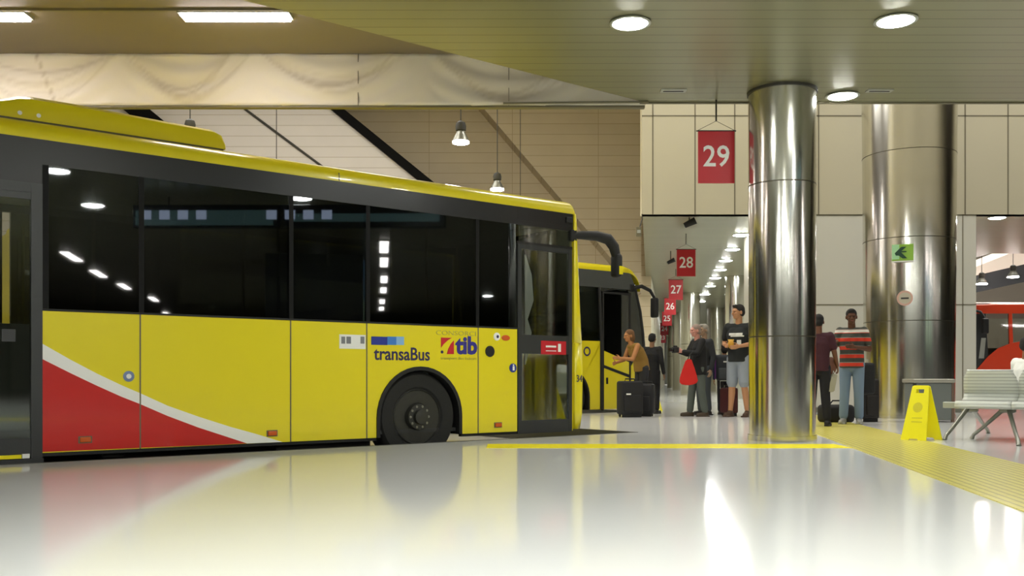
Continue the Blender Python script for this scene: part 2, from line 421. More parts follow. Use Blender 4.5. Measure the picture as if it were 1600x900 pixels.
t = thing('ticket_kiosk', 'ticket kiosk with lit windows behind the viewer, mirrored in the bus glass', 'kiosk', (13, 1.5, 0), math.radians(-22))
obj('body', B(-4, 4, 0, 2.2, 0, 3.5), mat('kiosk_dark', '#23282b', .4), t)
obj('lit_fascia', box(bmesh.new(), -3.9, 3.9, 2.2, 2.23, 2.95, 3.4), mat('kiosk_fascia', '#56748c', .4, emit=.6), t)
for k in range(3): obj('lit_window', B(-3.4+k*2.5, -2.0+k*2.5, 2.2, 2.22, 1.5, 2.5), mat('kiosk_window', '#9DB59A', .4, emit=.5), t)
g0, g1 = Vector((4.15, 3.2)), Vector((5.35, 8.5)); gl = (g1-g0).length
t = thing('information_sign', 'long hanging lit information sign right of the viewer, mirrored in the bus windows', 'sign', (g0.x, g0.y, 3.28), math.atan2(g1.y-g0.y, g1.x-g0.x))
obj('case', B(0, gl, -.09, .09, 0, .40, .02), mat('sign_case', '#2a3236', .4), t)
obj('lit_panel', box(box(bmesh.new(), .05, gl*.45, .09, .10, .04, .30), gl*.5, gl-.1, .09, .10, .10, .24), mat('sign_teal', '#5f7d80', .4, emit=.5), t)
for k in range(8): obj('icon', B(.15+k*.32+(.9 if k > 3 else 0), .33+k*.32+(.9 if k > 3 else 0), .10, .105, .14, .30, .02), mat('icon_white', '#B9C6E6', .4, emit=1.6), t)
for x_ in (.6, gl-.6): obj('hanger_rod', T([(x_, 0, .40), (x_, 0, .55)], .012, 8), M['cable'], t)
# ------------------------------------------------------------------ columns
def column(x, y, r0, r1, h, label, rings, cat='column'):
    t = thing('steel_column', label, cat, (x, y, 0))
    obj('shaft', L([(r0, 0), (r0+(r1-r0)*.5, h/2), (r1, h)], 96), M['chrome'], t, smooth=True)
    for z in rings:
        r = r0+(r1-r0)*z/h
        obj('joint_ring', L([(r-.004, z-.006), (r+.0025, z-.006), (r+.0025, z+.006), (r-.004, z+.006)], 96, close=True), M['chrome_seam'], t, smooth=True)
    obj('base_ring', L([(r0-.004, 0), (r0+.015, 0), (r0+.015, .06), (r0-.004, .06)], 96, close=True), M['chrome'], t, smooth=True)
    return t
c1 = column(2.97, 10.56, .355, .362, CZ, 'polished steel round column standing at the yellow line, nearest the viewer', [1.13, 2.79])
obj('collar', L([(.362, CZ-.03), (.376, CZ-.03), (.376, CZ), (.362, CZ)], 64, close=True), M['cable'], c1)
c2 = column(6.80, 16.45, .72, .80, 9.99, 'very wide polished steel column behind the yellow caution sign and grey bin', [1.62, 3.0, 4.45, 5.9])
for px, Y, r, s in ((1079, 36, .36, 'slim distant steel column just right of the hanging sign 27'),
                 (1063, 47, .36, 'distant steel column seen below the hanging sign 27, behind the pale one'),
                 (1052, 58, .36, 'farthest steel column of the left row, under the small red signs'),
                 (1150, 30, .33, 'distant steel column behind the tall man in shorts'),
                 (1121, 44, .33, 'distant steel column between the camera man and the tall man in shorts'),
                 (1104, 60, .33, 'thin far steel column above the bald man with the camera')):
    column(X(px, Y), Y, r, r, CZ, s, [1.9])
# emblem plates fixed on the wide column
def on_column(px, z):
    r = .72+.08*z/9.99; k_ = (px-800)/1500; A_, B_2, C_ = 1+k_*k_, -2*(k_*6.80+16.45), 6.80**2+16.45**2-r*r
    Y_ = (-B_2-math.sqrt(B_2*B_2-4*A_*C_))/(2*A_); x_ = k_*Y_; return x_, Y_, math.atan2(-(x_-6.80), -(Y_-16.45))*-1
ex, fy, ea = on_column(1411, 2.7)
t = thing('exit_sign', 'green emergency exit sign with dark running figure on the wide steel column', 'sign', (ex+math.sin(ea)*.06, fy-math.cos(ea)*.06, Z(395, fy)), ea*.8)
obj('panel', B(-.165, .165, 0, .03, -.135, .135, .008), mat('exit_green', '#86B43C', .4), t)
obj('pale_end', B(-.163, -.05, -.004, 0, -.11, .13), mat('exit_pale', '#9FD3A0', .4), t)
bm = bmesh.new()
prism(bm, [(-.12, -.01), (-.02, .09), (.06, .09), (-.02, .02), (.06, .02), (.06, -.0), (-.02, -.0), (.07, -.10), (-.0, -.10), (-.06, -.05), (-.1, -.05)], -.008, -.004)
obj('running_figure', bm, mat('exit_dark', '#12402A', .5), t)
obj('bracket', B(-.17, .17, -.0, .04, -.155, -.137), M['white'], t)
obj('mount', B(-.08, .08, .02, .09, -.05, .05), M['white'], t)
ex, fy, ea = on_column(1414, 2.0)
t = thing('round_sticker', 'small round pictogram sticker on the wide steel column below the exit sign', 'sticker', (ex+math.sin(ea)*.02, fy-math.cos(ea)*.02, Z(466, fy)), ea)
obj('disc', L([(.115, 0), (.115, .01)], 32, 'Y'), mat('sticker_pale', '#BBB5A2', .4), t)
bm = L([(.125, -.004), (.125, 0), (.095, 0), (.095, -.004)], 32, 'Y', close=True); obj('ring', bm, mat('sticker_ring', '#C9A294', .4), t)
obj('pictogram', B(-.06, .06, -.004, 0, -.015, .012), M['dark_grey'], t)
obj('backing', L([(.09, .008), (.09, .03)], 24, 'Y'), M['metal_grey'], t)

# ------------------------------------------------------------------ lamps
def downlight(x, y, label, group=None, r=.155, z=CZ):
    t = thing('ceiling_light', label, 'ceiling light', (x, y, z), 0, group)
    obj('frame', L([(r, 0), (r+.02, -.004), (r+.03, -.012), (r+.02, -.018), (r, -.016)], 32, close=True), M['metal_grey'], t, smooth=True)
    obj('diffuser', L([(r, -.014), (r*.7, -.030), (.02, -.036)], 24), M['lamp'], t)
    return t
near = [(1.045, 8.49, 'round ceiling light above and left of the near steel column'),
        (3.37, 8.43, 'round ceiling light at top right of the view, nearest the viewer'),
        (3.68, 10.69, 'round ceiling light at the ceiling edge between the two big columns')]
for x, y, s in near: downlight(x, y, s)
n_ = 0
def mirrored(px, py, z=CZ):
    Yv = 1500*(z-.7)/(588-py); V = Vector(((px-800)/1500*Yv, Yv)); n = Vector((.6209, -.7839)); s_ = (V-B1.xy).dot(n); return V-2*s_*n
for q_ in ((88, 266), (145, 320), (470, 309), (500, 428), (762, 462)):
    q_ = mirrored(*q_); downlight(q_.x, q_.y, 'round ceiling light behind the viewer, mirrored in the bus windows', 'ceiling lights mirrored in the bus windows', r=.19)
for x, y in ((-2, 0), (.3, -1.5), (2.5, -1), (4.6, -3), (6.6, -2.4), (-3, -4), (1.5, -4.5), (-4.6, -1.5), (-1, 2.2), (8.8, -5), (5.5, -6.5), (.8, 1.2), (3.3, -1.9)):  # extra unseen ceiling lights, added to brighten the platform
    downlight(x, y, 'round ceiling light added above the viewer for brightness, out of the frame', 'added ceiling lights above the viewer', r=.22)
for row in (((600, 384), (600, 408), (600, 435), (599, 452), (597, 470), (596, 481)), ((112, 399), (154, 426), (194, 446), (240, 466), (260, 489))):
    pts_ = [mirrored(*q_) for q_ in row]
    for k, q_ in enumerate(pts_):
        dd = (pts_[-1]-pts_[0])
        t = thing('fluorescent_light', 'long fluorescent light on the ceiling far behind the viewer, mirrored in the bus windows', 'ceiling light', (q_.x, q_.y, CZ), math.atan2(dd.y, dd.x), 'fluorescent lights mirrored in the bus windows')
        obj('housing', B(-1.0, 1.0, -.12, .12, -.03, 0), M['metal_grey'], t); obj('diffuser', B(-.95, .95, -.10, .10, -.05, -.03), M['tube'], t)
for k in range(9):
    Y = [21.2, 23.6, 25.9, 28.1, 30.4, 33.2, 36.5, 40, 46][k]
    x = 5.06+.150*(Y-21.2)
    downlight(x, Y, ['nearest', 'second nearest', 'third nearest', 'fourth nearest', 'fifth nearest', 'sixth nearest', 'seventh', 'eighth', 'ninth'][k]+' round light in the row along the corridor ceiling', r=.17)
for k, Y in enumerate((28.6, 31, 33.6)):
    downlight(X(1161, 31)+.15*(Y-31), Y, ['nearest', 'middle', 'farthest'][k]+' round light of the short corridor row beside the near column', r=.17)
downlight(X(1558, 18.9), 18.9, 'round ceiling light above the red bus at the right edge', r=.15)
for Y in (22.5,):
    downlight(X(1625, Y), Y, 'round ceiling light beyond the right edge of the frame', r=.15)
for Y, x in ((52, 9.5), (58, 10.4), (66, 11.5), (74, 12.6)):
    downlight(x, Y, 'round light near the far end of the corridor ceiling', 'far corridor lights', r=.2)
# small slot vents of the near ceiling
for px, py, s in ((1052, 141, 'small slot air vent in the ceiling above the red sign 29'), (1374, 141, 'small slot air vent in the ceiling above the wide steel column')):
    Y = 3.13*1500/(588-py)
    t = thing('ceiling_vent', s, 'vent', (X(px, Y), Y, CZ))
    obj('frame', B(-.14, .14, -.05, .05, -.012, 0), M['metal_grey'], t); obj('slot', B(-.11, .11, -.012, .012, -.016, -.012), M['dark_grey'], t)
# fluorescent panels in the brown ceiling
for x0_, x1_, s in ((X(285, 9.75), X(452, 9.75), 'long fluorescent ceiling panel above the yellow bus'), (X(-190, 9.75), X(42, 9.75)-.0, 'fluorescent ceiling panel cut by the top left corner of the view')):
    t = thing('fluorescent_light', s, 'ceiling light', ((x0_+x1_)/2, 9.75, 4.39))
    w2 = (x1_-x0_)/2
    obj('housing', B(-w2-.02, w2+.02, -.11, .11, -.035, 0), M['metal_grey'], t)
    obj('diffuser', B(-w2, w2, -.095, .095, -.06, -.035, .02), M['tube'], t)
for k in range(3):
    for j in range(2):
        t = thing('fluorescent_light', 'long fluorescent panel in the brown ceiling, left of the frame', 'ceiling light', (-7.2-2.4*k, 9.75-3.2*j, 4.39), 0, 'fluorescent panels left of the frame')
        obj('housing', B(-.62, .62, -.11, .11, -.035, 0), M['metal_grey'], t)
        obj('diffuser', B(-.6, .6, -.095, .095, -.06, -.035), M['tube'], t)
# pendant lamps of the bus hall
def pendant(px, Y, z, label, group=None, r=.14):
    t = thing('pendant_lamp', label, 'pendant lamp', (X(px, Y), Y, z), 0, group)
    obj('shade', L([(r, 0), (r*.97, .02), (r*.72, .09), (r*.5, .15), (r*.5, .165), (.02, .17)], 32), M['metal_leg'], t, smooth=True)
    obj('ballast', L([(.05, .165), (.085, .18), (.09, .25), (.075, .31), (.03, .34)], 24), M['cable'], t, smooth=True)
    obj('bulb_glass', L([(r*.98, -.03), (r*1.0, -.012), (r*.9, -.001)], 32), M['pend'], t)
    obj('cord', T([(0, 0, .33), (0, 0, 10-z)], .009, 8), M['cable'], t)
    return t
pendant(720, 16, Z(221, 16), 'bell shaped lit pendant lamp left of and above the other one over the bus roof')
pendant(777, 20, Z(295, 20), 'bell shaped pendant lamp hanging lower, near the front end of the bus roof')
pendant(297, 16, Z(218, 16), 'pendant lamp half hidden behind the roof pod of the yellow bus')
pendant(432, 20, Z(292, 20), 'pendant lamp hidden behind the bus roof with only its cord showing, left one')
pendant(813, 24, Z(336, 24), 'pendant lamp behind the bus roof front end with only its cord showing')
for k in range(5):
    pendant(-120-k*240, 18, 4.8, 'pendant lamp of the bus hall out of frame', 'pendant lamps out of frame')
pendant(1583, 28, Z(432, 28), 'small lit pendant lamp in front of the white ramp at the right edge', r=.16)
pendant(1534, 29, Z(443, 29), 'small lit pendant lamp over the left end of the red bus', r=.16)
def glow(x, y, z, size, e, sy=None, rot=(0, 0, 0), col=(1, .975, .93)):
    l = bpy.data.lights.new('fill_light', 'AREA'); l.shape = 'RECTANGLE'; l.size = size; l.size_y = sy or size; l.energy = e; l.color = col
    o = bpy.data.objects.new('fill_light', l); COL.objects.link(o); o.location = (x, y, z); o.rotation_euler = rot; return o
# unseen fill lights above the frame, added to brighten the void and bus hall
glow(-6, 20, 9.8, 10, 430, 6); glow(3.9, 14.6, 9.8, .5, 165, 4)
glow(10.2, 14.6, 9.8, .5, 165, 4)
glow(16, 30, 9.8, 8, 700, 8)
glow(-6, 13.5, 9.6, 6, 260, 3)

# ------------------------------------------------------------------ buses
def arch(cx, r, z0, zc, n=20):
    """points of a wheel arch from right foot to left foot (x decreasing)"""
    pts = [(cx+r, z0)]
    for k in range(n+1):
        a = PI*k/n; pts.append((cx+r*math.cos(a), zc+r*math.sin(a)))
    pts.append((cx-r, z0)); return pts
def wheel(parent, x, y, z, r=.48, w_=.28, s=1):
    """s=1: outer face towards -y"""
    wh = obj('wheel', L([(r*.62, -s*.0), (r*.66, -s*.02), (r*.93, -s*.03), (r*.985, 0), (r, s*.04), (r, s*(w_-.04)), (r*.93, s*w_), (r*.6, s*w_)], 56, 'Y', close=True), M['tyre'], parent, smooth=True)
    wh.location = (x, y, z)
    obj('rim', L([(r*.63, 0), (r*.60, -s*.015), (r*.55, s*.02), (r*.50, s*.06), (r*.42, s*.055), (r*.32, s*-.0), (r*.30, s*.0)], 48, 'Y', close=False), M['steel_dark'], wh, smooth=True)
    obj('hub', L([(r*.30, s*-.005), (r*.28, s*-.05), (r*.17, s*-.055), (r*.16, s*-.10), (.02, s*-.11)], 32, 'Y'), M['steel_dark'], wh, smooth=True)
    bm = bmesh.new()
    for k in range(10):
        a = 2*PI*k/10; lathe(bm, [(.014, -s*.028), (.014, s*.0)], 8, 'Y', (r*.235*math.cos(a), -.03*s, r*.235*math.sin(a)))
    obj('wheel_nuts', bm, M['metal_leg'], wh)
    bm = bmesh.new()
    for k in range(8):
        a = 2*PI*(k+.5)/8; lathe(bm, [(.026, s*.035), (.026, s*.05)], 12, 'Y', (r*.49*math.cos(a), 0, r*.49*math.sin(a)))
    obj('hand_holes', bm, M['black'], wh)
    return wh
def nose(levels, wdt, n=24, y0=0, y1=1, p=5):
    """front skin between levels (z, x_corner, bulge); returns bmesh; y0,y1 fraction across"""
    bm = bmesh.new(); rows = []
    for z, xc, bl in levels:
        row = []
        for i in range(n+1):
            f = y0+(y1-y0)*i/n; u = 2*f-1
            prof = (1-abs(u)**p)**(1/ p) if abs(u) < 1 else 0
            row.append(bm.verts.new((xc+bl*prof, wdt*f, z)))
        rows.append(row)
    for a, b in zip(rows, rows[1:]):
        for i in range(n): bm.faces.new((a[i], a[i+1], b[i+1], b[i]))
    return bm
def solid(o, th=.03, off=-1):
    m = o.modifiers.new('thick', 'SOLIDIFY'); m.thickness = th; m.offset = off; return o
W = 2.5
bus = thing('bus', 'long yellow city bus with black window band and red and white sweep, left foreground', 'bus', tuple(B1), RZ)
s1 = lambda px, py: side(px, py)
def pz(px, py): return side(px, py)
BZ = .27; belt = 1.445; band_t = 2.845
xd0, xd1 = sx(808), sx(894)         # front door
xm1 = sx(66); xm0 = xm1-1.30        # middle door
xw = sx(657); xr = -9.2             # wheels
# lower near side
def sidepanel(pts, name='side_panel', m=M['yellow'], y0=0, y1=.04): return obj(name, P(pts, y0, y1), m, bus)
sidepanel([(xm1, BZ)] + [(xm1, belt), (xd0, belt), (xd0, BZ)] + arch(xw, .535, BZ, .47)[0:])
sidepanel([(-11.6, BZ+.05), (-11.6, belt), (xm0, belt), (xm0, BZ)] + arch(xr, .535, BZ, .47), m=M['red_paint'])
sidepanel([(-11.6, BZ), (-11.6, belt), (.0, belt), (.0, BZ)], 'far_side', M['yellow'], W-.05, W)
sidepanel([(-11.6, 2.6), (-11.6, band_t), (.0, band_t), (.0, 2.6)], 'far_side', M['black_band'], W-.05, W)
# livery
def pp(l): return [pz(*p) for p in l]
bot = lambda px: 706-.0415*(px-62)
wt = [(66, 537), (110, 562), (152, 584), (190, 602), (218, 614), (262, 634), (310, 651), (360, 667), (400, 678), (441, bot(441)+.3)]
wb = [(66, 561), (110, 583), (152, 603), (190, 620), (218, 631), (262, 650), (310, 668), (350, 681), (386, bot(386)+.3)]
sidepanel(pp(wt+list(reversed(wb))), 'white_stripe', M['white_paint'], -.003, .0)
sidepanel(pp(wb+[(66, bot(66)+.3)]), 'red_sweep', M['red_paint'], -.003, .0)
for px in (219, 454, 573, 747): x = sx(px); obj('panel_seam', B(x-.006, x+.006, -.0045, .0, BZ, belt), M['trim_dark'], bus)
obj('skirt_edge', B(xm1, xw-.53, .01, .06, BZ-.03, BZ), M['black'], bus)
obj('skirt_edge', B(xw+.535, xd0, .01, .06, BZ-.03, BZ), M['black'], bus)
# arch rims and liners
for x in (xw, xr):
    o = arch(x, .535, BZ, .47); i = arch(x, .495, BZ, .47)
    obj('arch_rim', P(o+list(reversed(i)), -.012, .06), M['black'], bus)
    bm = bmesh.new(); pts = arch(x, .53, BZ, .47); pts2 = arch(x, .50, BZ, .47)
    prism(bm, pts+list(reversed(pts2)), .06, .75); prism(bm, [(x-.53, BZ)]+list(reversed(pts))+[(x+.53, BZ)], .72, .75)
    obj('arch_liner', bm, M['black'], bus)
# glazing
win_t = 2.64
seams = [68, 221, 455, 575, 746, 808]
for a, b in zip(seams, seams[1:]):
    xa, xb = sx(a)+.02, sx(b)-.02
    obj('window', P([(xa, belt+.0), (xb, belt+.0), (xb, win_t), (xa, win_t)], .0, .008), M['glass_dark'], bus)
for px in seams[1:-1]:
    x = sx(px); obj('window_pillar', B(x-.022, x+.022, -.003, .05, belt, win_t), M['pillar'], bus)
obj('window_pillar', B(sx(66), sx(68)+.04, -.003, .05, belt, win_t), M['pillar'], bus)
obj('window_band', B(-11.6, 0, -.002, .05, win_t, band_t), M['black_band'], bus)
obj('belt_moulding', B(xm1, xd0, -.006, .01, belt-.006, belt+.012), M['black'], bus)
obj('window', B(-11.6, xm0, 0, .008, belt, win_t), M['black_gloss'], bus)
for k in range(6):
    xa = -11.2+k*1.85; obj('far_window', B(xa+.03, xa+1.8, W-.052, W+.008, belt, 2.6), M['glass_dark'] if k < 4 else M['glass_door'], bus)
# interior
obj('inner_floor', B(-11.5, -.1, .06, W-.06, .30, .34), M['dark_grey'], bus)
obj('inner_lining', B(-11.5, -.1, W-.09, W-.06, .34, belt), mat('inner_dark', '#8d8f88', .7), bus)
obj('inner_ceiling', B(-11.5, -.1, .06, W-.06, 2.68, 2.72), mat('inner_ceiling', '#BDBDB2', .6), bus)
def bus_seat(x, y, z=.34):
    bm = bmesh.new(); box(bm, x-.2, x+.22, y-.21, y+.21, z+.38, z+.46, .03); box(bm, x-.27, x-.19, y-.21, y+.21, z+.42, z+1.08, .03)
    box(bm, x-.04, x+.04, y-.18, y+.18, z, z+.38)
    return obj('seat', bm, M['seat'], bus)
for x in (-4.9, -4.1, -2.95, -2.2):
    for y in (.32, .78, 1.75, 2.15): bus_seat(x, y, .5 if x > -3.3 else .36)
for x, y in ((-5.2, .95), (-3.5, .6), (-3.5, 1.5), (-1.6, .75), (-1.62, 1.5)):
    obj('handrail', T([(x, y, .34), (x, y, 2.68)], .017, 10), M['rail_yellow'], bus)
obj('handrail', T([(-1.05, .5, .4), (-.98, .5, .95), (-.80, .45, 1.25), (-.62, .45, 1.3)], .016, 10), M['rail_yellow'], bus)
obj('driver_cab_panel', B(-1.25, -.2, 1.25, 1.3, .34, 1.55, .02), M['interior'], bus)
obj('driver_seat', box(box(bmesh.new(), -1.0, -.45, 1.55, 2.05, .75, .9, .05), -1.1, -.95, 1.55, 2.05, .85, 1.7, .05), M['seat'], bus)
obj('dashboard', B(-.35, .02, .95, 2.3, .9, 1.3, .06), M['dark_grey'], bus)
obj('steering_wheel', L([(.21, 0), (.225, .012), (.24, 0), (.225, -.012)], 32, 'X', (-.42, 1.8, 1.32), close=True), M['black'], bus, smooth=True)
# roof with rounded cove edges
prof = [(0.0, 2.845), (0.0, 2.90), (.018, 2.945), (.055, 2.98), (.12, 3.005), (.3, 3.03), (1.25, 3.06)]
prof = prof+[(W-y, z) for y, z in reversed(prof[:-1])]
rf = P(prof, -11.7, 0.0, 'YZ'); obj('roof', rf, M['yellow_roof'], bus, smooth=True)
bm = bmesh.new(); box(bm, sx(530)-.004, sx(530)+.004, -.002, .02, 2.85, 2.93); obj('roof_joint', bm, M['trim_dark'], bus)
# rear
obj('rear_panel', B(-11.75, -11.6, 0, W, BZ+.05, 2.95, .05), M['yellow'], bus)
# nose skin: levels (z, corner x, bulge)
lv = [(BZ, .0, .13), (.45, .0, .175), (.9, .0, .185), (1.3, .0, .17), (1.7, .0, .13), (2.2, .0, .085), (2.7, .0, .05), (2.845, .0, .03)]
solid(obj('front_panel', nose([q for q in lv if q[0] <= 1.31], W, 48, p=7), M['yellow'], bus, smooth=True), .04, 1)
solid(obj('front_pillar', nose([q for q in lv if q[0] >= 1.3], W, 10, 0, .022, p=7), M['yellow'], bus, smooth=True), .03, 1)
solid(obj('front_pillar', nose([q for q in lv if q[0] >= 1.3], W, 10, .978, 1, p=7), M['yellow'], bus, smooth=True), .03, 1)
solid(obj('windshield', nose([q for q in lv if q[0] >= 1.3], W, 40, .022, .978, p=7), M['black_gloss'], bus, smooth=True), .02, 1)
# curved yellow cap between roof and front
bm = bmesh.new(); rows = []
for i in range(7):
    a = PI/2*i/6; rows.append([bm.verts.new((.035*math.cos(a)*1.0, y, 2.845+(z-2.845)*math.sin(a) if i else 2.845)) for y, z in prof])
for r0_, r1_ in zip(rows, rows[1:]):
    for k in range(len(prof)-1): bm.faces.new((r0_[k], r0_[k+1], r1_[k+1], r1_[k]))
obj('roof_cap', bm, M['yellow_roof'], bus, smooth=True)
# yellow front side post and lower corner
obj('door_post', P([(xd1, BZ-.02), (0.0, BZ-.02), (0.0, band_t), (xd1+.02, band_t)], 0, .05), M['yellow'], bus)
# roof pod
px0, px1_ = sx(-250), sx(391)-.15
def pod():
    bm = bmesh.new(); rows = []
    ramp = [(px0-.5, .02), (px0-.3, .5), (px0, .75)]
    xs = [(px0, 0.15), (px0+.05, .9), (sx(-10)+.0, .95)]
    pts = [(px0, .02), (px0+.06, .10), (sx(-30), .12), (sx(-5), .15), (sx(40), .245), (sx(62), .262), (sx(120), .262), (px1_-.5, .235), (px1_-.1, .225), (px1_-.03, .19), (px1_, .10), (px1_, .0)]
    for x, h in pts:
        c = []
        for y, f in ((.22, 0), (.225, .45), (.25, .8), (.32, .97), (.45, 1.0), (1.25, 1.03), (2.05, 1.0), (2.18, .97), (2.25, .8), (2.275, .45), (2.28, 0)):
            c.append(bm.verts.new((x, y, 3.046+h*.86*f)))
        rows.append(c)
    for a, b in zip(rows, rows[1:]):
        for k in range(len(a)-1): bm.faces.new((a[k], a[k+1], b[k+1], b[k]))
    bm.faces.new(rows[0]); bm.faces.new(list(reversed(rows[-1])))
    return bm
pd = obj('roof_pod', pod(), M['yellow_roof'], bus, smooth=True)
obj('pod_gasket', B(px0+.04, px1_-.02, .235, 2.265, 2.985, 3.06), M['trim_dark'], bus)
for px in (40, 70): obj('pod_bolt', L([(.018, 0), (.014, .012)], 12, 'Y', (sx(px), .212, 3.09)), M['white'], pd)
# front door
def leaf(x0_, x1_, z0, z1, zm0, zm1, name, handle=True):
    fr = .055
    d = obj(name, P([(x0_, z0), (x1_, z0), (x1_, z1), (x0_, z1)], .012, .014), M['door_frame'], bus)
    d.data.clear_geometry()
    bm = bmesh.new()
    box(bm, x0_, x0_+fr, -.004, .03, z0, z1); box(bm, x1_-fr, x1_, -.004, .03, z0, z1)
    box(bm, x0_+fr, x1_-fr, -.002, .03, z0, z0+.15); box(bm, x0_+fr, x1_-fr, -.002, .03, z1-fr, z1)
    if zm1 > zm0: box(bm, x0_+fr, x1_-fr, -.002, .03, zm0, zm1)
    bm.to_mesh(d.data); bm.free()
    obj('glass', B(x0_+fr, x1_-fr, .008, .016, max(zm1, z0+.15), z1-fr), M['glass_door'], d)
    if zm1 > zm0: obj('glass', B(x0_+fr, x1_-fr, .008, .016, z0+.15, zm0), M['glass_door'], d)
    return d
dz0 = BZ-.03; dzt = side(850, 385)[1]
dz = lambda py: side(850, py)[1]
door = leaf(xd0+.01, xd1-.005, dz0, dzt, dz(553), dz(524), 'front_door')
lab(door, 'dark framed glass front door with red sticker')
obj('destination_window', B(xd0+.03, xd1-.01, 0, .01, dzt+.03, side(850, 349)[1]), M['glass_door'], bus)
obj('door_head', B(xd0, xd1, -.003, .03, dzt, dzt+.03), M['black_band'], bus)
obj('door_head', B(xd0, xd1, -.003, .03, side(850, 349)[1], band_t), M['black_band'], bus)
st_ = obj('door_sticker', B(*sorted((pz(845, 540)[0], pz(884, 540)[0])), -.0045, -.002, pz(864, 554)[1], pz(864, 533)[1]), M['sticker_red'], door)
xc_, zc_ = pz(864, 543)
obj('sticker_print', box(box(box(bmesh.new(), xc_-.115, xc_+.045, -.006, -.0045, zc_+.0, zc_+.022), xc_-.115, xc_+.045, -.006, -.0045, zc_-.045, zc_-.036), xc_+.075, xc_+.12, -.006, -.0045, zc_-.05, zc_+.045), M['white'], door)
# white reflection in the front door glass, shaped as a pale sheet behind it
x_ = pz(822, 400)[0]
bm = bmesh.new(); zs = [dz(400), dz(430), dz(470), dz(500), dz(520), dz(545), dz(570)]; ws = [.01, .10, .13, .04, .10, .07, .01]
pts = [(x_, z) for z in zs]+[(x_+w_, z) for z, w_ in reversed(list(zip(zs, ws)))]
prism(bm, pts, .02, .035); obj('door_reflection', bm, mat('reflection_white', '#D9D9DC', .6), bus)
# middle double door
zt = side(40, 300)[1]
for k in range(2): lab(leaf(xm0+.03+k*.62, xm0+.03+(k+1)*.62, BZ-.02, zt-.0, 0, -1, 'middle_door'), 'dark glazed leaf of the middle double door')
obj('door_surround', box(box(bmesh.new(), xm1-.085, xm1, -.012, .05, BZ-.05, zt+.08), xm0, xm0+.03, -.012, .05, BZ-.05, zt+.08), M['door_frame'], bus)
obj('door_head', B(xm0, xm1-.085, -.008, .05, zt, zt+.08), M['door_frame'], bus)
obj('window_band', B(xm0, xm1, -.002, .04, zt+.08, win_t), M['black_band'], bus)
obj('step_edge', B(xm0+.1, xm1-.16, -.03, .02, BZ-.035, BZ-.005), M['line'], bus)
obj('step_lamp', B(xm1-.155, xm1-.10, -.03, .0, BZ-.035, BZ+.0), M['white'], bus)
obj('middle_door_sill', B(xm0, xm1, -.05, .04, BZ-.085, BZ-.04), M['dark_grey'], bus)
obj('door_badge', box(box(bmesh.new(), xm1-.30, xm1-.2, -.008, -.003, 1.18, 1.28), xm1-.29, xm1-.21, -.010, -.008, 1.225, 1.235), M['dark_grey'], bus)
obj('underbody', B(-11.2, xw-.7, .3, W-.3, .16, .30), M['black'], bus)
obj('exhaust_box', B(sx(440), sx(520), .12, .5, .12, .26), M['black'], bus)
obj('tank', B(sx(520), sx(590), .15, .6, .10, .26), M['black'], bus)
obj('jack_point', B(sx(165), sx(200), .1, .3, .20, .27), M['black'], bus)
# wheels
for x in (xw, xr):
    wheel(bus, x, .07, .47); wheel(bus, x, W-.07, .47, s=-1)
# marks and lamps
def mark(name, px0_, py0, px1__, py1, m, y=-.004, parent=None):
    a, za = pz(px0_, (py0+py1)/2 if False else py0); b, _ = pz(px1__, py0); _, zb = pz((px0_+px1__)/2, py1); _, za = pz((px0_+px1__)/2, py0)
    return obj(name, B(min(a, b), max(a, b), y, 0, min(za, zb), max(za, zb)), m, parent or bus)
def disc(name, px, py, r, m, y=-.006, parent=None, seg=28):
    x, z = pz(px, py); return obj(name, L([(r, 0), (r, y), (r*.8, y-.002)], seg, 'Y', (x, 0, z)), m, parent or bus)
for px, py in ((425, 677), (133, 687), (778, 664)):
    x, z = pz(px, py); d = obj('side_marker', B(x-.045, x+.045, -.018, 0, z-.022, z+.022, .008), M['orange'], bus)
    obj('marker_bezel', B(x-.055, x+.055, -.006, 0, z-.03, z+.03, .002), M['trim_dark'], d)
bd = disc('round_badge', 201, 588, .047, M['grey_blue']); x, z = pz(201, 588)
obj('badge_centre', L([(.022, -.008), (.02, -.011)], 16, 'Y', (x, 0, z)), M['white'], bd)
fc = disc('filler_cap', 765, 549, .062, M['black'], -.012)
hb = disc('accessible_badge', 801, 575, .050, M['blue'], -.012); x, z = pz(801, 575)
obj('badge_figure', box(box(bmesh.new(), x-.012, x+.014, -.018, -.013, z-.028, z+.02), x-.009, x+.009, -.018, -.013, z+.024, z+.04), M['white'], hb)
rb = disc('round_badge', 776, 526, .045, M['white']); x, z = pz(777, 526)
obj('badge_centre', L([(.018, -.008), (.016, -.011)], 16, 'Y', (x, 0, z)), M['ink'], rb)
x, z = pz(790, 528); bm = bmesh.new(); ell(bm, (x, -.002, z), (.062, .005, .032)); obj('oval_sticker', bm, M['orange'], bus, smooth=True)
# white label with grey blocks
lb = mark('white_label', 530, 523, 571, 545, M['white'])
for a, b in ((533, 539), (541, 548), (563, 569)): mark('label_block', a, 526, b, 537, mat('label_grey', '#77797c', .5), -.006, lb)
# transaBus
tb = mark('operator_logo', 580, 526, 605, 539, M['blue'])
mark('logo_block', 605, 526, 619, 539, M['blue_mid'], -.004, tb); mark('logo_block', 619, 526, 631, 539, M['blue_light'], -.004, tb)
x, z = pz(629, 554)
text('operator_name', 'transaBus', .19, M['ink'], bus, (x, -.003, z-.0), (PI/2, 0, 0), .002, .92, .003)
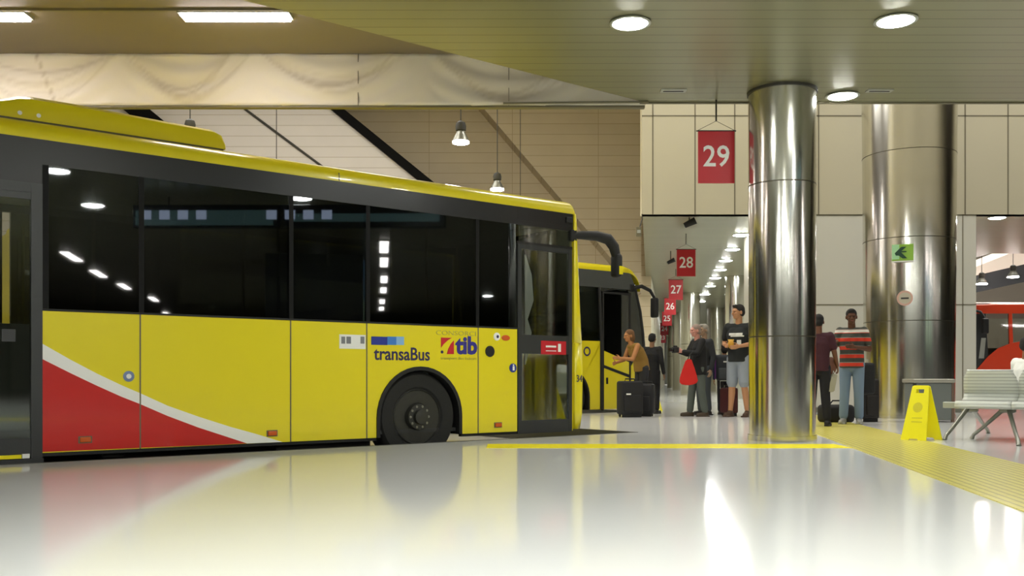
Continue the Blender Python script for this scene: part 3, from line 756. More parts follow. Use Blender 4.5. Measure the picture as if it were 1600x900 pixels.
# tib
la, lz0 = pz(689, 553); lb_, lz1 = pz(709, 528); q0 = min(la, lb_); q1 = max(la, lb_)
def qq(u, v): return (q0+(q1-q0)*u, lz0+(lz1-lz0)*v)
tl = obj('network_logo', P([qq(0, 1), qq(.85, 1), qq(.5, .83), qq(.2, .6), qq(0, .38)], -.004, 0), M['sticker_red'], bus)
obj('logo_swoosh', P([qq(.45, 0), qq(.55, .3), qq(.75, .62), qq(1.0, .85), qq(1.0, 0)], -.004, 0), M['sticker_red'], tl)
x, z = qq(.08, .12); obj('logo_dot', L([(.017, 0), (.017, -.004)], 16, 'Y', (x, 0, z)), M['ink'], tl)
x, z = pz(729, 541)
text('network_name', 'tib', .265, mat('indigo_print', '#2E2A86', .5), bus, (x, -.003, z), (PI/2, 0, 0), .002, 1.02, .010)
x, z = pz(713, 521); text('small_lettering', 'CONSORCI', .07, M['grey_ink'], bus, (x, -.002, z), (PI/2, 0, 0), .0015, 1.5)
x, z = pz(717, 560); text('small_lettering', 'transport illes balears', .046, M['grey_ink'], bus, (x, -.002, z), (PI/2, 0, 0), .0015, 1.2)
x, z = pz(905, 592)
text('fleet_number', '34', .12, M['ink'], bus, (.065, -.046, z), (PI/2, 0, 0), .003, .8)
# mirror arm at the front
bm = T([(-.03, .02, 2.58), (.10, -.02, 2.60), (.30, -.10, 2.60), (.45, -.14, 2.57), (.53, -.16, 2.48), (.56, -.17, 2.36)], [.035, .05, .06, .068, .066, .055], 14)
ma = obj('mirror_arm', bm, M['black'], bus, smooth=True)
obj('mirror_head', B(.505, .615, -.25, -.10, 2.10, 2.40, .05), M['black'], ma, smooth=True)
obj('mirror_back', B(.53, .59, -.256, -.25, 2.14, 2.24, .0), M['yellow'], ma)
obj('mirror_base', B(-.05, .05, -.03, .06, 2.52, 2.66, .02), M['black'], ma)
wp = obj('wiper', T([(.155, .07, 1.42), (.11, .05, 2.0), (.085, .04, 2.45)], [.022, .014, .012], 8), M['black_band'], bus, smooth=True)
obj('camera_bump', B(-.12, -.02, -.025, 0, 2.73, 2.80, .01), M['black'], bus)

# coach in the next bay ------------------------------------------------------
coach = thing('coach', 'yellow coach with curved front and dark glass parked in the next bay', 'coach', tuple(B2), RZ)
s2 = lambda px, py: side(px, py, B2)
XL = -11.0
def cpan(pts, name, m, y0=0, y1=.05): return obj(name, P([s2(*p) if isinstance(p[0], int) else p for p in pts], y0, y1), m, coach)
cb = .26; ct = 3.08; xf = 0
cz = lambda px, py: s2(px, py)[1]
cw = s2(905, 600)[0]-.28
cdoor0, cdoor1 = s2(941, 500)[0], s2(985, 500)[0]
zb1 = cz(900, 540)
pts = [(XL, cb), (XL, 1.60), (cw+.9, 1.58), (cdoor0-.02, cz(940, 531)), (cdoor0-.02, cb)]
obj('side_panel', P(pts+arch(cw, .55, cb, .5), 0, .05), M['yellow'], coach)
obj('front_corner', P([(cdoor1+.02, cb), (.02, cb), (.05, 1.0), (.02, 1.5), (cdoor1+.02, 1.1)], 0, .05), M['yellow'], coach)
obj('far_side', P([(XL, cb), (-.1, cb), (-.1, 1.6), (XL, 1.6)], W-.05, W), M['yellow'], coach)
obj('far_glass', P([(XL, 1.6), (-.1, 1.6), (-.2, 2.7), (XL, 2.7)], W-.05, W-.03), M['glass_door'], coach)
# side glass sweeping to the front
obj('side_glass', P([(XL, 1.62), (cw+.9, 1.60), (cdoor0-.05, cz(940, 533)), (cdoor0-.05, 2.62), (XL, 2.62)], 0, .01), M['glass_door'], coach)
obj('glass_band', P([(XL, 2.62), (-.18, 2.62), (-.34, 2.96), (XL, 2.96)], 0, .05), mat('band_grey', '#4c4f4d', .25), coach)
obj('front_quarter_glass', P([(cdoor1+.03, 1.12), (0.0, 1.52), (-.05, 2.0), (-.18, 2.6), (cdoor1-.06, 2.6)], 0, .012), M['glass_door'], coach)
obj('window_pillar', T([(cdoor0-.03, .0, cb), (cdoor0-.03, 0, 1.6), (cdoor0-.08, 0, 2.62)], .03, 8), M['black'], coach)
obj('front_pillar', T([(.05, .01, 1.35), (.02, .01, 1.75), (-.06, .01, 2.2), (-.20, .01, 2.65)], [.035, .035, .035, .03], 8), M['black'], coach, smooth=True)
cdr = obj('front_door', box(box(box(bmesh.new(), cdoor0, cdoor0+.04, -.01, .03, cb-.02, 2.55), cdoor1-.04, cdoor1, -.01, .03, cb-.02, 2.55), cdoor0+.04, cdoor1-.04, -.01, .03, 2.51, 2.55), M['black'], coach)
obj('door_panel', P([(cdoor0+.04, cb), (cdoor1-.04, cb), (cdoor1-.04, cz(985, 590)), (cdoor0+.04, cz(940, 575))], -.004, .02), M['yellow'], cdr)
obj('door_strip', P([(cdoor0+.04, cz(940, 575)), (cdoor1-.04, cz(985, 590)), (cdoor1-.04, cz(985, 590)+.06), (cdoor0+.04, cz(940, 575)+.06)], -.008, .02), M['black'], cdr)
obj('door_panel', P([(cdoor0+.04, cz(940, 575)+.06), (cdoor1-.04, cz(985, 590)+.06), (cdoor1-.04, 1.18), (cdoor0+.04, 1.40)], -.004, .02), M['yellow'], cdr)
obj('glass', P([(cdoor0+.04, 1.40), (cdoor1-.04, 1.18), (cdoor1-.04, 2.51), (cdoor0+.04, 2.51)], 0, .01), M['glass_door'], cdr)
obj('door_lock', B(cdoor0+.1, cdoor0+.15, -.012, 0, cz(945, 600), cz(945, 590)), M['black'], cdr)
prof2 = [(0, 2.95), (.0, 3.0), (.03, 3.05), (.10, 3.085), (1.25, 3.13)]; prof2 += [(W-y, z) for y, z in reversed(prof2[:-1])]
obj('roof', P(prof2, XL-.05, -.42, 'YZ'), M['yellow'], coach, smooth=True)
bm = bmesh.new(); rows = []
for i in range(9):
    a = PI/2*i/8; rows.append([bm.verts.new((-.42+.36*math.cos(a), y, 2.6+(z-2.6)*math.sin(a))) for y, z in prof2])
for r0_, r1_ in zip(rows, rows[1:]):
    for k in range(len(prof2)-1): bm.faces.new((r0_[k], r0_[k+1], r1_[k+1], r1_[k]))
obj('roof_cap', bm, M['yellow'], coach, smooth=True)
lv2 = [(cb, 0, .12), (.8, .03, .16), (1.2, .04, .14)]
solid(obj('front_panel', nose(lv2, W, 40, p=4), M['yellow'], coach, smooth=True), .04, 1)
lv3 = [(1.2, .04, .14), (1.6, .02, .12), (2.1, -.05, .10), (2.6, -.18, .08), (2.75, -.24, .06)]
solid(obj('windshield', nose(lv3, W, 40, .01, .99, p=4), M['glass_door'], coach, smooth=True), .015, 1)
obj('rear_panel', B(XL-.1, XL, 0, W, cb, 3.0), M['yellow'], coach)
obj('inner_floor', B(XL, -.1, .06, W-.06, .9, .95), M['dark_grey'], coach)
obj('inner_lining', B(XL, -.5, W-.09, W-.06, .95, 1.5), M['interior'], coach)
obj('inner_ceiling', B(XL, -.5, .06, W-.06, 2.66, 2.7), M['interior'], coach)
for x in (-1.3, -2.2, -3.1, -4.0):
    for y in (.35, .82, 1.7, 2.15):
        bm = bmesh.new(); box(bm, x-.2, x+.22, y-.21, y+.21, 1.33, 1.42, .03); box(bm, x-.28, x-.18, y-.21, y+.21, 1.4, 2.1, .03); box(bm, x-.05, x+.05, y-.1, y+.1, .95, 1.33); obj('seat', bm, M['seat'], coach)
obj('white_reflection', B(-.30, -.02, .35, .37, 1.72, 1.98), M['white'], coach)  # pale board standing in for a reflection in the coach glass
obj('logo_ring', L([(.09, -.003), (.09, .0), (.06, .0), (.06, -.003)], 24, 'Y', (s2(917, 553)[0], -.003, s2(917, 549)[1]), close=True), M['ink'], coach)
for s_ in (1, -1): wheel(coach, cw, .08 if s_ == 1 else W-.08, .5, .5, s=s_); wheel(coach, -8.4, .08 if s_ == 1 else W-.08, .5, .5, s=s_)
bm = bmesh.new(); o = arch(cw, .55, cb, .5); i = arch(cw, .51, cb, .5); prism(bm, o+list(reversed(i)), -.01, .3); obj('arch_rim', bm, M['black'], coach)
bm = T([(-.26, .02, 2.66), (-.08, -.06, 2.70), (.10, -.12, 2.62), (.20, -.14, 2.48)], [.04, .04, .035, .03], 10)
cm = obj('mirror_arm', bm, M['black'], coach, smooth=True)
obj('mirror_head', B(.15, .26, -.22, -.06, 2.08, 2.48, .035), M['black'], cm, smooth=True)
obj('mirror_base', B(-.36, -.22, -.02, .1, 2.58, 2.74, .03), M['black'], cm)

# red coach across the right hall ---------------------------------------------
RY = 28.0
rx = lambda px: X(px, RY); rz_ = lambda py: Z(py, RY)
red = thing('red_coach', 'orange red coach with grey windows seen beyond the wall at the right edge', 'coach', (rx(1516), RY, -.2), 0)
def rp(l): return [(rx(p[0])-rx(1516), rz_(p[1])+.2) for p in l]
Rm = mat('coach_orange_red', '#D8401C', .35, coat=.4)
obj('side_panel', P(rp([(1520, 640), (1520, 586), (1526, 578), (1545, 556), (1560, 544), (1580, 536), (1610, 531), (2000, 527), (2000, 640)]), 0, .05), Rm, red)
obj('side_window', P(rp([(1545, 556), (1560, 544), (1578, 537), (1577, 488), (1542, 488)]), .01, .03), M['glass_door'], red)
obj('side_window', P(rp([(1583, 535), (1610, 531), (2000, 527), (2000, 488), (1583, 488)]), .01, .03), M['glass_door'], red)
obj('window_pillar', P(rp([(1577, 537), (1583, 535), (1581, 487), (1576, 487)]), -.005, .05), Rm, red)
obj('front_pillar', P(rp([(1522, 582), (1530, 578), (1545, 556), (1541, 488), (1524, 490)]), .03, .06), M['dark_grey'], red)
obj('roof_edge', P(rp([(1521, 490), (1521, 482), (1526, 477), (1560, 476), (2000, 476), (2000, 489)]), -.01, 2.5), Rm, red)
obj('roof', B(.2, rx(2000)-rx(1516), .3, 2.2, rz_(476)+.2, rz_(474.0)+.25, .03), M['white_paint'], red)
obj('roof_hatch', P(rp([(1528, 476), (1532, 472), (1552, 472), (1560, 476)]), .3, 1.2), M['white_paint'], red)
obj('far_side', P(rp([(1520, 640), (1520, 540), (2000, 540), (2000, 640)]), 2.45, 2.5), mat('inner_red_coach', '#70716a', .6), red)
obj('inner_floor', B(.1, 8, .1, 2.4, .9, .95), M['dark_grey'], red)
rm_ = obj('mirror_arm', T([(rx(1522)-rx(1516), -.02, rz_(485)+.2), (rx(1528)-rx(1516), -.15, rz_(488)+.2), (rx(1533)-rx(1516), -.2, rz_(498)+.2)], .04, 8), M['black'], red)
obj('mirror_head', B(rx(1528)-rx(1516), rx(1538)-rx(1516), -.3, -.15, rz_(522)+.2, rz_(498)+.2, .04), M['black'], rm_, smooth=True)
obj('curtain', P(rp([(1530, 560), (1538, 560), (1541, 528), (1534, 528)]), .02, .028), M['metal_grey'], red)
for x in (1.6, 7.2): wheel(red, x, .02, .5, .5)

# ------------------------------------------------------------------ hanging gate signs
RS = (PI/2, 0, 0)
def gate_sign(num, x, y, z, label, w_=.41, h=.585):
    t = thing('hanging_sign', label, 'sign', (x, y, z-h/2))
    obj('panel', B(-w_/2, w_/2, -.012, .012, 0, h), M['sign_red'], t)
    obj('hanger_bar', T([(-w_/2-.02, 0, h+.008), (w_/2+.02, 0, h+.008)], .008, 8), M['cable'], t)
    obj('hanger_wire', T([(-w_/2-.01, 0, h+.01), (0, 0, h+.12), (w_/2+.01, 0, h+.01)], .003, 6), M['cable'], t)
    obj('hanger_rod', T([(0, 0, h+.12), (0, 0, CZ-(z-h/2))], .010, 8), M['cable'], t)
    text('number', num, .335, M['white'], t, (0, -.0135, h*.50), RS, .0015, .93, .0035)
    tt = text('number', num, .335, M['white'], t, (0, .0135, h*.50), (PI/2, 0, PI), .0015, .93, .0035)
    return t
gate_sign('29', X(1119, 10.87), 10.87, Z(246, 10.87), 'red hanging gate sign numbered 29, the largest and nearest')
names = ['28', '27', '26', '25', '24', '23', '22']
pxs = [1072, 1056, 1047, 1042, 1038, 1035, 1031]; Ys = [21.06, 28.0, 34.2, 41.0, 48, 56, 65]; pys = [411, 453, 479, 498, 514, 528, 543]
for nme, px, Y, py in zip(names, pxs, Ys, pys):
    gate_sign(nme, X(px, Y), Y, Z(py, Y), {'28': 'red hanging gate sign numbered 28, second largest, above the corridor', '27': 'red hanging gate sign numbered 27, just below and left of sign 28', '26': 'red hanging gate sign numbered 26, partly overlapping the one before it', '25': 'red hanging gate sign numbered 25, fifth in the receding row', '24': 'red hanging gate sign numbered 24, sixth in the receding row', '23': 'tiny red hanging sign, last but one of the row', '22': 'tiny red hanging sign, farthest of the row'}[nme], .41*(1.0), .585)
# spotlights / cameras hanging left of sign 28
def spot(px, py, Y, label, s=1):
    t = thing('security_camera', label, 'camera', (X(px, Y), Y, Z(py, Y)))
    obj('housing', T([(-.10*s, 0, -.06*s), (.12*s, -.06, .04*s)], [.055*s, .075*s], 14), M['black'], t)
    obj('lens', T([(-.13*s, 0, -.075*s), (-.10*s, 0, -.06*s)], [.05*s, .05*s], 14), M['metal_grey'], t)
    obj('mount', T([(0, 0, .02), (0, 0, CZ-Z(py, Y))], .012, 8), M['cable'], t)
spot(1077, 348, 18.9, 'dark security camera hanging under the ceiling edge above sign 28', .95)
spot(1048, 408, 24, 'dark security camera hanging left of sign 28', .75)
t = thing('junction_box', 'small dark junction box on the edge of the ivory wall above the coach', 'junction box', (X(998, 18.4), 18.40, Z(362, 18.4)))
obj('case', B(-.05, .05, -.03, .03, -.09, .09, .01), M['trim_dark'], t); obj('cover', B(-.035, .035, -.036, -.03, -.03, .03), M['metal_grey'], t)
obj('bracket', T([(.02, 0, .09), (.08, .1, .25), (.08, .12, CZ-Z(362, 18.4))], .012, 8), M['cable'], t)

# ------------------------------------------------------------------ caution signs
def caution(x, y, rz, label, h=.60):
    t = thing('caution_sign', label, 'caution sign', (x, y, 0), rz)
    dep = .17
    for k, s_ in enumerate((-1, 1)):
        # outline in the plane of the leaf, with grip hole and foot notch
        def pt(u, v): # u across, v height 0..1
            return u, s_*dep*(1-v), v*h
        bm = bmesh.new()
        def slab(poly, off0, off1):
            a = [bm.verts.new((u, s_*(dep*(1-v))+s_*off0, v*h)) for u, v in poly]; b = [bm.verts.new((u, s_*(dep*(1-v))+s_*off1, v*h)) for u, v in poly]
            n = len(poly); bm.faces.new(a); bm.faces.new(list(reversed(b)))
            for i in range(n): bm.faces.new((a[i], b[i], b[(i+1) % n], a[(i+1) % n]))
        B_, T_ = .145, .095
        lerp = lambda v: B_+(T_-B_)*v
        g = .045
        slab([(-B_, 0), (-.06, 0), (-.045, .035), (.045, .035), (.06, 0), (B_, 0), (lerp(.86), .86), (-lerp(.86), .86)], 0, .012)
        slab([(-lerp(.86), .86), (-g, .86), (-g, .93), (-lerp(.93), .93)], 0, .012); slab([(g, .86), (lerp(.86), .86), (lerp(.93), .93), (g, .93)], 0, .012)
        slab([(-lerp(.93), .93), (lerp(.93), .93), (T_, .98), (T_-.02, 1), (-T_+.02, 1), (-T_, .98)], 0, .012)
        lf = obj('leaf', bm, M['sign_yellow'], t)
        bm = bmesh.new(); r_ = .055; n = 20
        a = [bm.verts.new((-.0+r_*math.cos(2*PI*i/n), s_*(dep*(1-(.60+r_/h*math.sin(2*PI*i/n))))+s_*.0135, (.60+r_/h*math.sin(2*PI*i/n))*h)) for i in range(n)]; bm.faces.new(a)
        for v in (.40, .33):
            a = [bm.verts.new((u, s_*dep*(1-vv)+s_*.0135, vv*h)) for u, vv in ((-.05, v), (.07, v), (.07, v+.018), (-.05, v+.018))]; bm.faces.new(a)
        obj('printed_warning', bm, M['sign_mark'], lf)
    return t
caution(4.50, 10.55, math.radians(-51), 'yellow folding wet floor caution sign standing near the metal bench')
caution(X(1018, 19.3), 19.3, math.radians(60), 'yellow caution sign far away behind the black luggage beside the coach', .62)

# ------------------------------------------------------------------ bin
t = thing('waste_bin', 'grey metal waste bin with pale lip in front of the wide steel column', 'bin', (X(1457, 14.7), 14.85, 0))
obj('body', B(-.29, .29, -.2, .2, .03, .60, .02), M['bin'], t)
obj('lip', B(-.32, .32, -.22, .22, .60, .66, .015), M['bin_lip'], t)
obj('side_post', B(.27, .31, -.21, -.17, 0, .60), mat('bin_post', '#6b5648', .5), t); obj('side_post', B(-.31, -.27, -.21, -.17, 0, .60), M['dark_grey'], t)

# ------------------------------------------------------------------ bench
a = Vector((4.92, 10.95, 0)); b = Vector((6.95, 9.45, 0)); bd_ = (b-a).normalized(); ang = math.atan2(bd_.y, bd_.x)
bench = thing('metal_bench', 'pale grey perforated metal waiting bench on splayed legs at the right edge', 'bench', tuple(a), ang)
Ln = 3.6
obj('beam', B(0, Ln, -.035, .035, .34, .41, .01), M['metal_grey'], bench)
def seat_row(x0_, side_=-1):
    """one shell: seat pan and backrest, curved, with slots"""
    prof_ = [(.475, .355), (.49, .385), (.48, .415), (.43, .43), (.30, .415), (.14, .42), (.05, .45), (-.02, .51), (-.08, .60), (-.125, .69), (-.15, .755), (-.15, .775)]
    wd = .55; bm = bmesh.new(); n = 10; rows = []
    for (d_, z) in prof_:
        row = []
        for i in range(n+1):
            u = i/n; e = 0
            inset = .05 if z > .70 else (.012 if z > .6 else 0)
            x_ = x0_+inset+(wd-2*inset)*u
            row.append(bm.verts.new((x_, side_*d_, z)))
        rows.append(row)
    for p_, q_ in zip(rows, rows[1:]):
        for i in range(n): bm.faces.new((p_[i], p_[i+1], q_[i+1], q_[i]))
    o = obj('seat_shell', bm, None, bench, smooth=True)
    return o
shell_m = plank_mat('slotted_seat_steel', '#D2D4CC', '#9a9c94', 'Z', .036, .2, .4, metal=.1, noise=.03, vary=.0)
for k in range(5):
    for s_ in (-1, 1):
        o = seat_row(.22+k*.555, s_); o.data.materials.append(shell_m); solid(o, .018, 0)
        o.location.y = .0 if s_ == -1 else .04
RB = Matrix.Rotation(-ang, 4, 'Z')
def bl(px, py): Y_ = 1050/(py-588); v = RB@(Vector((X(px, Y_), Y_, 0))-a); return v.x, v.y
for x_, feet in ((.28, (bl(1544, 677), (.1, -.40))), (.66, (bl(1518, 686), bl(1592, 697))), (2.5, ((2.5, -.4), (2.5, .4)))):
    bm = bmesh.new()
    for fx, fy_ in feet:
        dx, dy = fx-x_, fy_
        tube(bm, [(x_+dx*.05, dy*.05, .36), (x_+dx*.30, dy*.30, .27), (x_+dx*.72, dy*.72, .12), (x_+dx*.94, dy*.94, .05), (x_+dx, dy, 0)], [.028, .024, .02, .02, .026], 10)
    box(bm, x_-.08, x_+.08, -.05, .05, .30, .36, .012)
    obj('leg', bm, M['metal_leg'], bench, smooth=True)

# ------------------------------------------------------------------ luggage
def suitcase(x, y, rz, label, m, w_=.42, d=.26, h=.62, handle=.0, tagged=False, name='suitcase'):
    t = thing(name, label, 'suitcase', (x, y, 0), rz)
    bd = obj('body', B(-w_/2, w_/2, -d/2, d/2, .045, h, .04), m, t, smooth=True)
    obj('front_pocket', B(-w_/2+.05, w_/2-.05, -d/2-.03, -d/2+.02, .10, h*.62, .015), m, bd, smooth=True)
    obj('top_handle', T([(-.09, 0, h-.01), (-.08, 0, h+.035), (.08, 0, h+.035), (.09, 0, h-.01)], .012, 8), M['black'], t)
    for sx_ in (-1, 1): obj('caster', L([(.035, -.012), (.035, .012)], 14, 'X', (sx_*(w_/2-.05), d/2-.05, .035)), M['black'], t)
    obj('foot', B(-w_/2+.03, w_/2-.03, -d/2+.02, -d/2+.06, 0, .05), M['black'], t)
    if handle:
        obj('pull_handle', T([(-.1, d/2-.03, h-.02), (-.1, d/2-.03, h+handle), (.1, d/2-.03, h+handle), (.1, d/2-.03, h-.02)], .009, 8), M['metal_grey'], t)
    if tagged: obj('luggage_tag', B(-.12, -.04, -d/2-.045, -d/2-.03, h*.62, h*.66), M['white'], t)
    return t
cloth_black = mat('luggage_black', '#121214', .75, bump=.3, nscale=80)
YL = 16.5
suitcase(X(984, YL), YL, math.radians(12), 'big black upright suitcase with a white tag in front of the coach door', cloth_black, .40, .28, .62, tagged=True)
suitcase(X(1012, YL+.3), YL+.34, math.radians(-20), 'narrower black upright suitcase right of the tagged one', mat('luggage_black2', '#18181b', .7), .24, .26, .57)
suitcase(X(1139, 17.0), 17.0, math.radians(25), 'dark maroon wheeled suitcase beside the legs of the tall man in shorts', mat('luggage_maroon', '#4a0f18', .6), .20, .30, .50, handle=.12)
t = thing('holdall', 'black holdall lying on the floor between the two standing people', 'bag', (X(1307, 14.6), 14.6, 0), .1)
obj('body', B(-.26, .24, -.14, .14, 0, .27, .06), cloth_black, t, smooth=True); obj('strap', T([(-.12, 0, .26), (-.06, 0, .33), (.08, 0, .33), (.13, 0, .26)], .012, 8), M['black'], t)

# ------------------------------------------------------------------ people
def lerpv(a, b, t): return a+(b-a)*t
def capsule(bm, a, b, ra, rb, seg=14, flat=False):
    a = Vector(a); b = Vector(b); n = max(2, int((b-a).length/(min(ra, rb)*.6))+1)
    n = min(n, 14)
    pts = [a+(b-a)*i/n for i in range(n+1)]; rs = [ra+(rb-ra)*i/n for i in range(n+1)]
    d = (b-a).normalized()
    P_ = [a-d*ra*.95, a-d*ra*.7]+pts+[b+d*rb*.7, b+d*rb*.95]; R_ = [ra*.3, ra*.71]+rs+[rb*.71, rb*.3]
    if flat: P_, R_ = P_[2:], R_[2:]
    tube(bm, P_, R_, seg); return bm
def remesh(name, bm, m, parent, vox=.012, smooth=2):
    me = bpy.data.meshes.new(name); bmesh.ops.recalc_face_normals(bm, faces=bm.faces); bm.to_mesh(me); bm.free()
    o = bpy.data.objects.new(name, me); COL.objects.link(o)
    r = o.modifiers.new('r', 'REMESH'); r.mode = 'VOXEL'; r.voxel_size = vox; r.use_smooth_shade = True
    s = o.modifiers.new('s', 'SMOOTH'); s.iterations = smooth; s.factor = .5
    bpy.context.view_layer.update()
    me2 = bpy.data.meshes.new_from_object(o.evaluated_get(bpy.context.evaluated_depsgraph_get()))
    bpy.data.objects.remove(o); me2.name = name; me2.materials.clear()
    for p in me2.polygons: p.use_smooth = True
    return link(name, me2, m, parent)
DEF = dict(pelvis=(0, 0, .95), belly=(0, 0, 1.10), chest=(0, .0, 1.29), neck=(0, .01, 1.46), head=(0, -.02, 1.63),
           shL=(.175, 0, 1.41), elL=(.235, .03, 1.12), wrL=(.25, -.05, .87), shR=(-.175, 0, 1.41), elR=(-.235, .03, 1.12), wrR=(-.25, -.05, .87),
           hipL=(.09, 0, .92), knL=(.10, -.02, .50), anL=(.105, .02, .085), hipR=(-.09, 0, .92), knR=(-.10, -.02, .50), anR=(-.105, .02, .085))
def person(label, x, y, yaw, height, pose={}, skin='#C79A78', hair='#1d1612', hair_style='short', shirt=('#222222', 'short'), pants=('#333333', 'long'),
           shoes='#3a2a20', head_yaw=0, fat=1.0, shirt_mat=None, z=0, curl=.6, hold=None, collar=None):
    J = {k: Vector(v) for k, v in DEF.items()}; J.update({k: Vector(v) for k, v in pose.items()})
    sc = height/1.75
    t = thing('person', label, 'person', (x, y, z+(.006 if 12 < y < 15 else 0)), yaw); t.scale = (sc, sc, sc)
    sk = mat('skin', skin, .55, spec=.3)
    up = (J['head']-J['neck']).normalized()
    Rh = Matrix.Rotation(head_yaw, 4, 'Z')
    hd = J['head']
    tilt = Vector((0, 0, 1)).rotation_difference((up+Vector((0, 0, 1.5))).normalized()).to_matrix().to_4x4()
    HR = tilt@Rh
    def hp(v): return hd+(HR@Vector(v))
    bm = bmesh.new()
    # head: skull, jaw, cheeks, nose, brow, ears
    ell(bm, hp((0, .012, .03)), (.074, .092, .088), HR); ell(bm, hp((0, -.025, -.035)), (.056, .062, .072), HR); ell(bm, hp((0, -.055, -.075)), (.03, .028, .026), HR)
    ell(bm, hp((0, -.075, .032)), (.05, .018, .014), HR); capsule(bm, hp((0, -.083, .018)), hp((0, -.104, -.018)), .009, .014, 8)
    ell(bm, hp((0, -.080, -.047)), (.024, .012, .010), HR)
    for s_ in (-1, 1): ell(bm, hp((s_*.077, .012, -.005)), (.011, .02, .032), HR, 10, 8); ell(bm, hp((s_*.035, -.062, -.012)), (.022, .018, .018), HR, 10, 8)
    capsule(bm, J['neck']-Vector((0, 0, .04)), hp((0, .02, -.06)), .058, .052)
    # trunk
    capsule(bm, J['pelvis'], J['belly'], .105*fat, .10*fat, 18); capsule(bm, J['belly'], J['chest'], .10*fat, .112, 18)
    capsule(bm, J['shL']*.8+J['chest']*.2, J['shR']*.8+J['chest']*.2, .055, .055); capsule(bm, J['chest'], J['neck'], .098, .052, 18)
    for s_ in 'LR':
        capsule(bm, J['sh'+s_], J['el'+s_], .052, .040); capsule(bm, J['el'+s_], J['wr'+s_], .040, .027)
        capsule(bm, J['hip'+s_], J['kn'+s_], .085, .055); 
        cal = lerpv(J['kn'+s_], J['an'+s_], .3)+Vector((0, .012, 0)); capsule(bm, J['kn'+s_], cal, .052, .054); capsule(bm, cal, J['an'+s_], .054, .035)
        an = J['an'+s_]; f = Vector((.02 if s_ == 'L' else -.02, -.14, -.045)); capsule(bm, an-Vector((0, -.03, .035)), an+f, .036, .028)
        # hand: palm, four unequal bent fingers, thumb from the side of the palm
        wr = J['wr'+s_]; d = (wr-J['el'+s_]).normalized(); sd = 1 if s_ == 'L' else -1
        inw = Vector((-sd, 0, 0)); inw = (inw-d*inw.dot(d)); inw = inw.normalized() if inw.length > .2 else Vector((0, 0, -1))
        fwd = inw.cross(d)*sd
        if fwd.y > 0 and abs(fwd.y) > .3: fwd = -fwd
        pc = wr+d*.03
        for q_ in (-.026, -.009, .009, .026): capsule(bm, wr+d*.005+fwd*q_*.6, wr+d*.085+fwd*q_, .014, .0125, 8)
        for q_, ln in ((.027, .066), (.009, .075), (-.009, .070), (-.027, .055)):
            k0 = wr+d*.09+fwd*q_; c_ = curl
            k1 = k0+(d*math.cos(c_*.5)+inw*math.sin(c_*.5))*ln*.45; k2 = k1+(d*math.cos(c_*1.3)+inw*math.sin(c_*1.3))*ln*.32; k3 = k2+(d*math.cos(c_*2)+inw*math.sin(c_*2))*ln*.25
            capsule(bm, k0, k1, .0088, .0082, 8); capsule(bm, k1, k2, .0082, .0076, 8); capsule(bm, k2, k3, .0076, .007, 8)
        t0 = wr+d*.025+fwd*.028; t1 = t0+d*.028+fwd*.028+inw*.012; t2 = t1+d*.030+fwd*.006+inw*.014
        capsule(bm, t0, t1, .0115, .0095, 8); capsule(bm, t1, t2, .0095, .008, 8)
    remesh('body', bm, sk, t, .0078, 1)
    # eyes
    for s_ in (-1, 1): obj('eye', ell(bmesh.new(), hp((s_*.029, -.078, .012)), (.010, .006, .006), HR, 10, 8), M['black'], t)
    obj('mouth', ell(bmesh.new(), hp((0, -.090, -.047)), (.022, .004, .004), HR, 10, 8), mat('lips', '#8a4a40', .5), t)
    # hair
    if hair:
        hm = mat('hair', hair, .8, bump=.5, nscale=60); bm = bmesh.new()
        ell(bm, hp((0, .024, .045)), (.082, .096, .086), HR)
        if hair_style == 'short':
            ell(bm, hp((0, .05, -.0)), (.079, .07, .075), HR); ell(bm, hp((0, -.045, .10)), (.055, .04, .03), HR)
        if hair_style == 'bob': ell(bm, hp((0, .045, -.03)), (.086, .075, .11), HR)
        if hair_style == 'fringe': ell(bm, hp((0, .05, -.02)), (.080, .06, .06), HR)
        ho = remesh('hair', bm, hm, t, .010, 2)
    # shirt
    sm = shirt_mat or mat('shirt', shirt[0], .85, bump=.3, nscale=12)
    bm = bmesh.new(); g = .022
    hem = J['pelvis']+Vector((0, 0, -.10)) if len(shirt) < 3 else J['pelvis']+Vector((0, 0, shirt[2]-.07))
    capsule(bm, hem+Vector((.035, 0, 0)), J['belly']+Vector((.035, 0, 0)), .118*fat+g, .108*fat+g, 18, True); capsule(bm, hem-Vector((.035, 0, 0)), J['belly']-Vector((.035, 0, 0)), .118*fat+g, .108*fat+g, 18, True)
    for q_ in (-.055, .055): capsule(bm, J['belly']+Vector((q_*.7, 0, 0)), J['chest']+Vector((q_, 0, 0)), .105*fat+g, .112+g, 18)
    capsule(bm, J['shL']*.85+J['chest']*.15, J['shR']*.85+J['chest']*.15, .062+g*.6, .062+g*.6); capsule(bm, J['chest']+Vector((0, 0, .02)), J['neck']-Vector((0, 0, .045)), .115+g*.6, .068, 18)
    for s_ in 'LR':
        if shirt[1] == 'long': capsule(bm, J['sh'+s_], J['el'+s_], .066, .054); capsule(bm, J['el'+s_], lerpv(J['el'+s_], J['wr'+s_], .93), .054, .040)
        elif shirt[1] == 'short': capsule(bm, J['sh'+s_], lerpv(J['sh'+s_], J['el'+s_], .68), .068, .062)
    sh_ = remesh('jacket' if shirt[1] == 'long' else 'shirt', bm, sm, t, .011, 3)
    if collar:
        obj('collar', L([(.062, 0), (.078, .0), (.070, .025), (.060, .028)], 20, 'Z', tuple(J['neck']-Vector((0, 0, .035))), close=True), mat('collar', collar, .8), t, smooth=True)
    # trousers
    pm = mat('trousers', pants[0], .85, bump=.4, nscale=14)
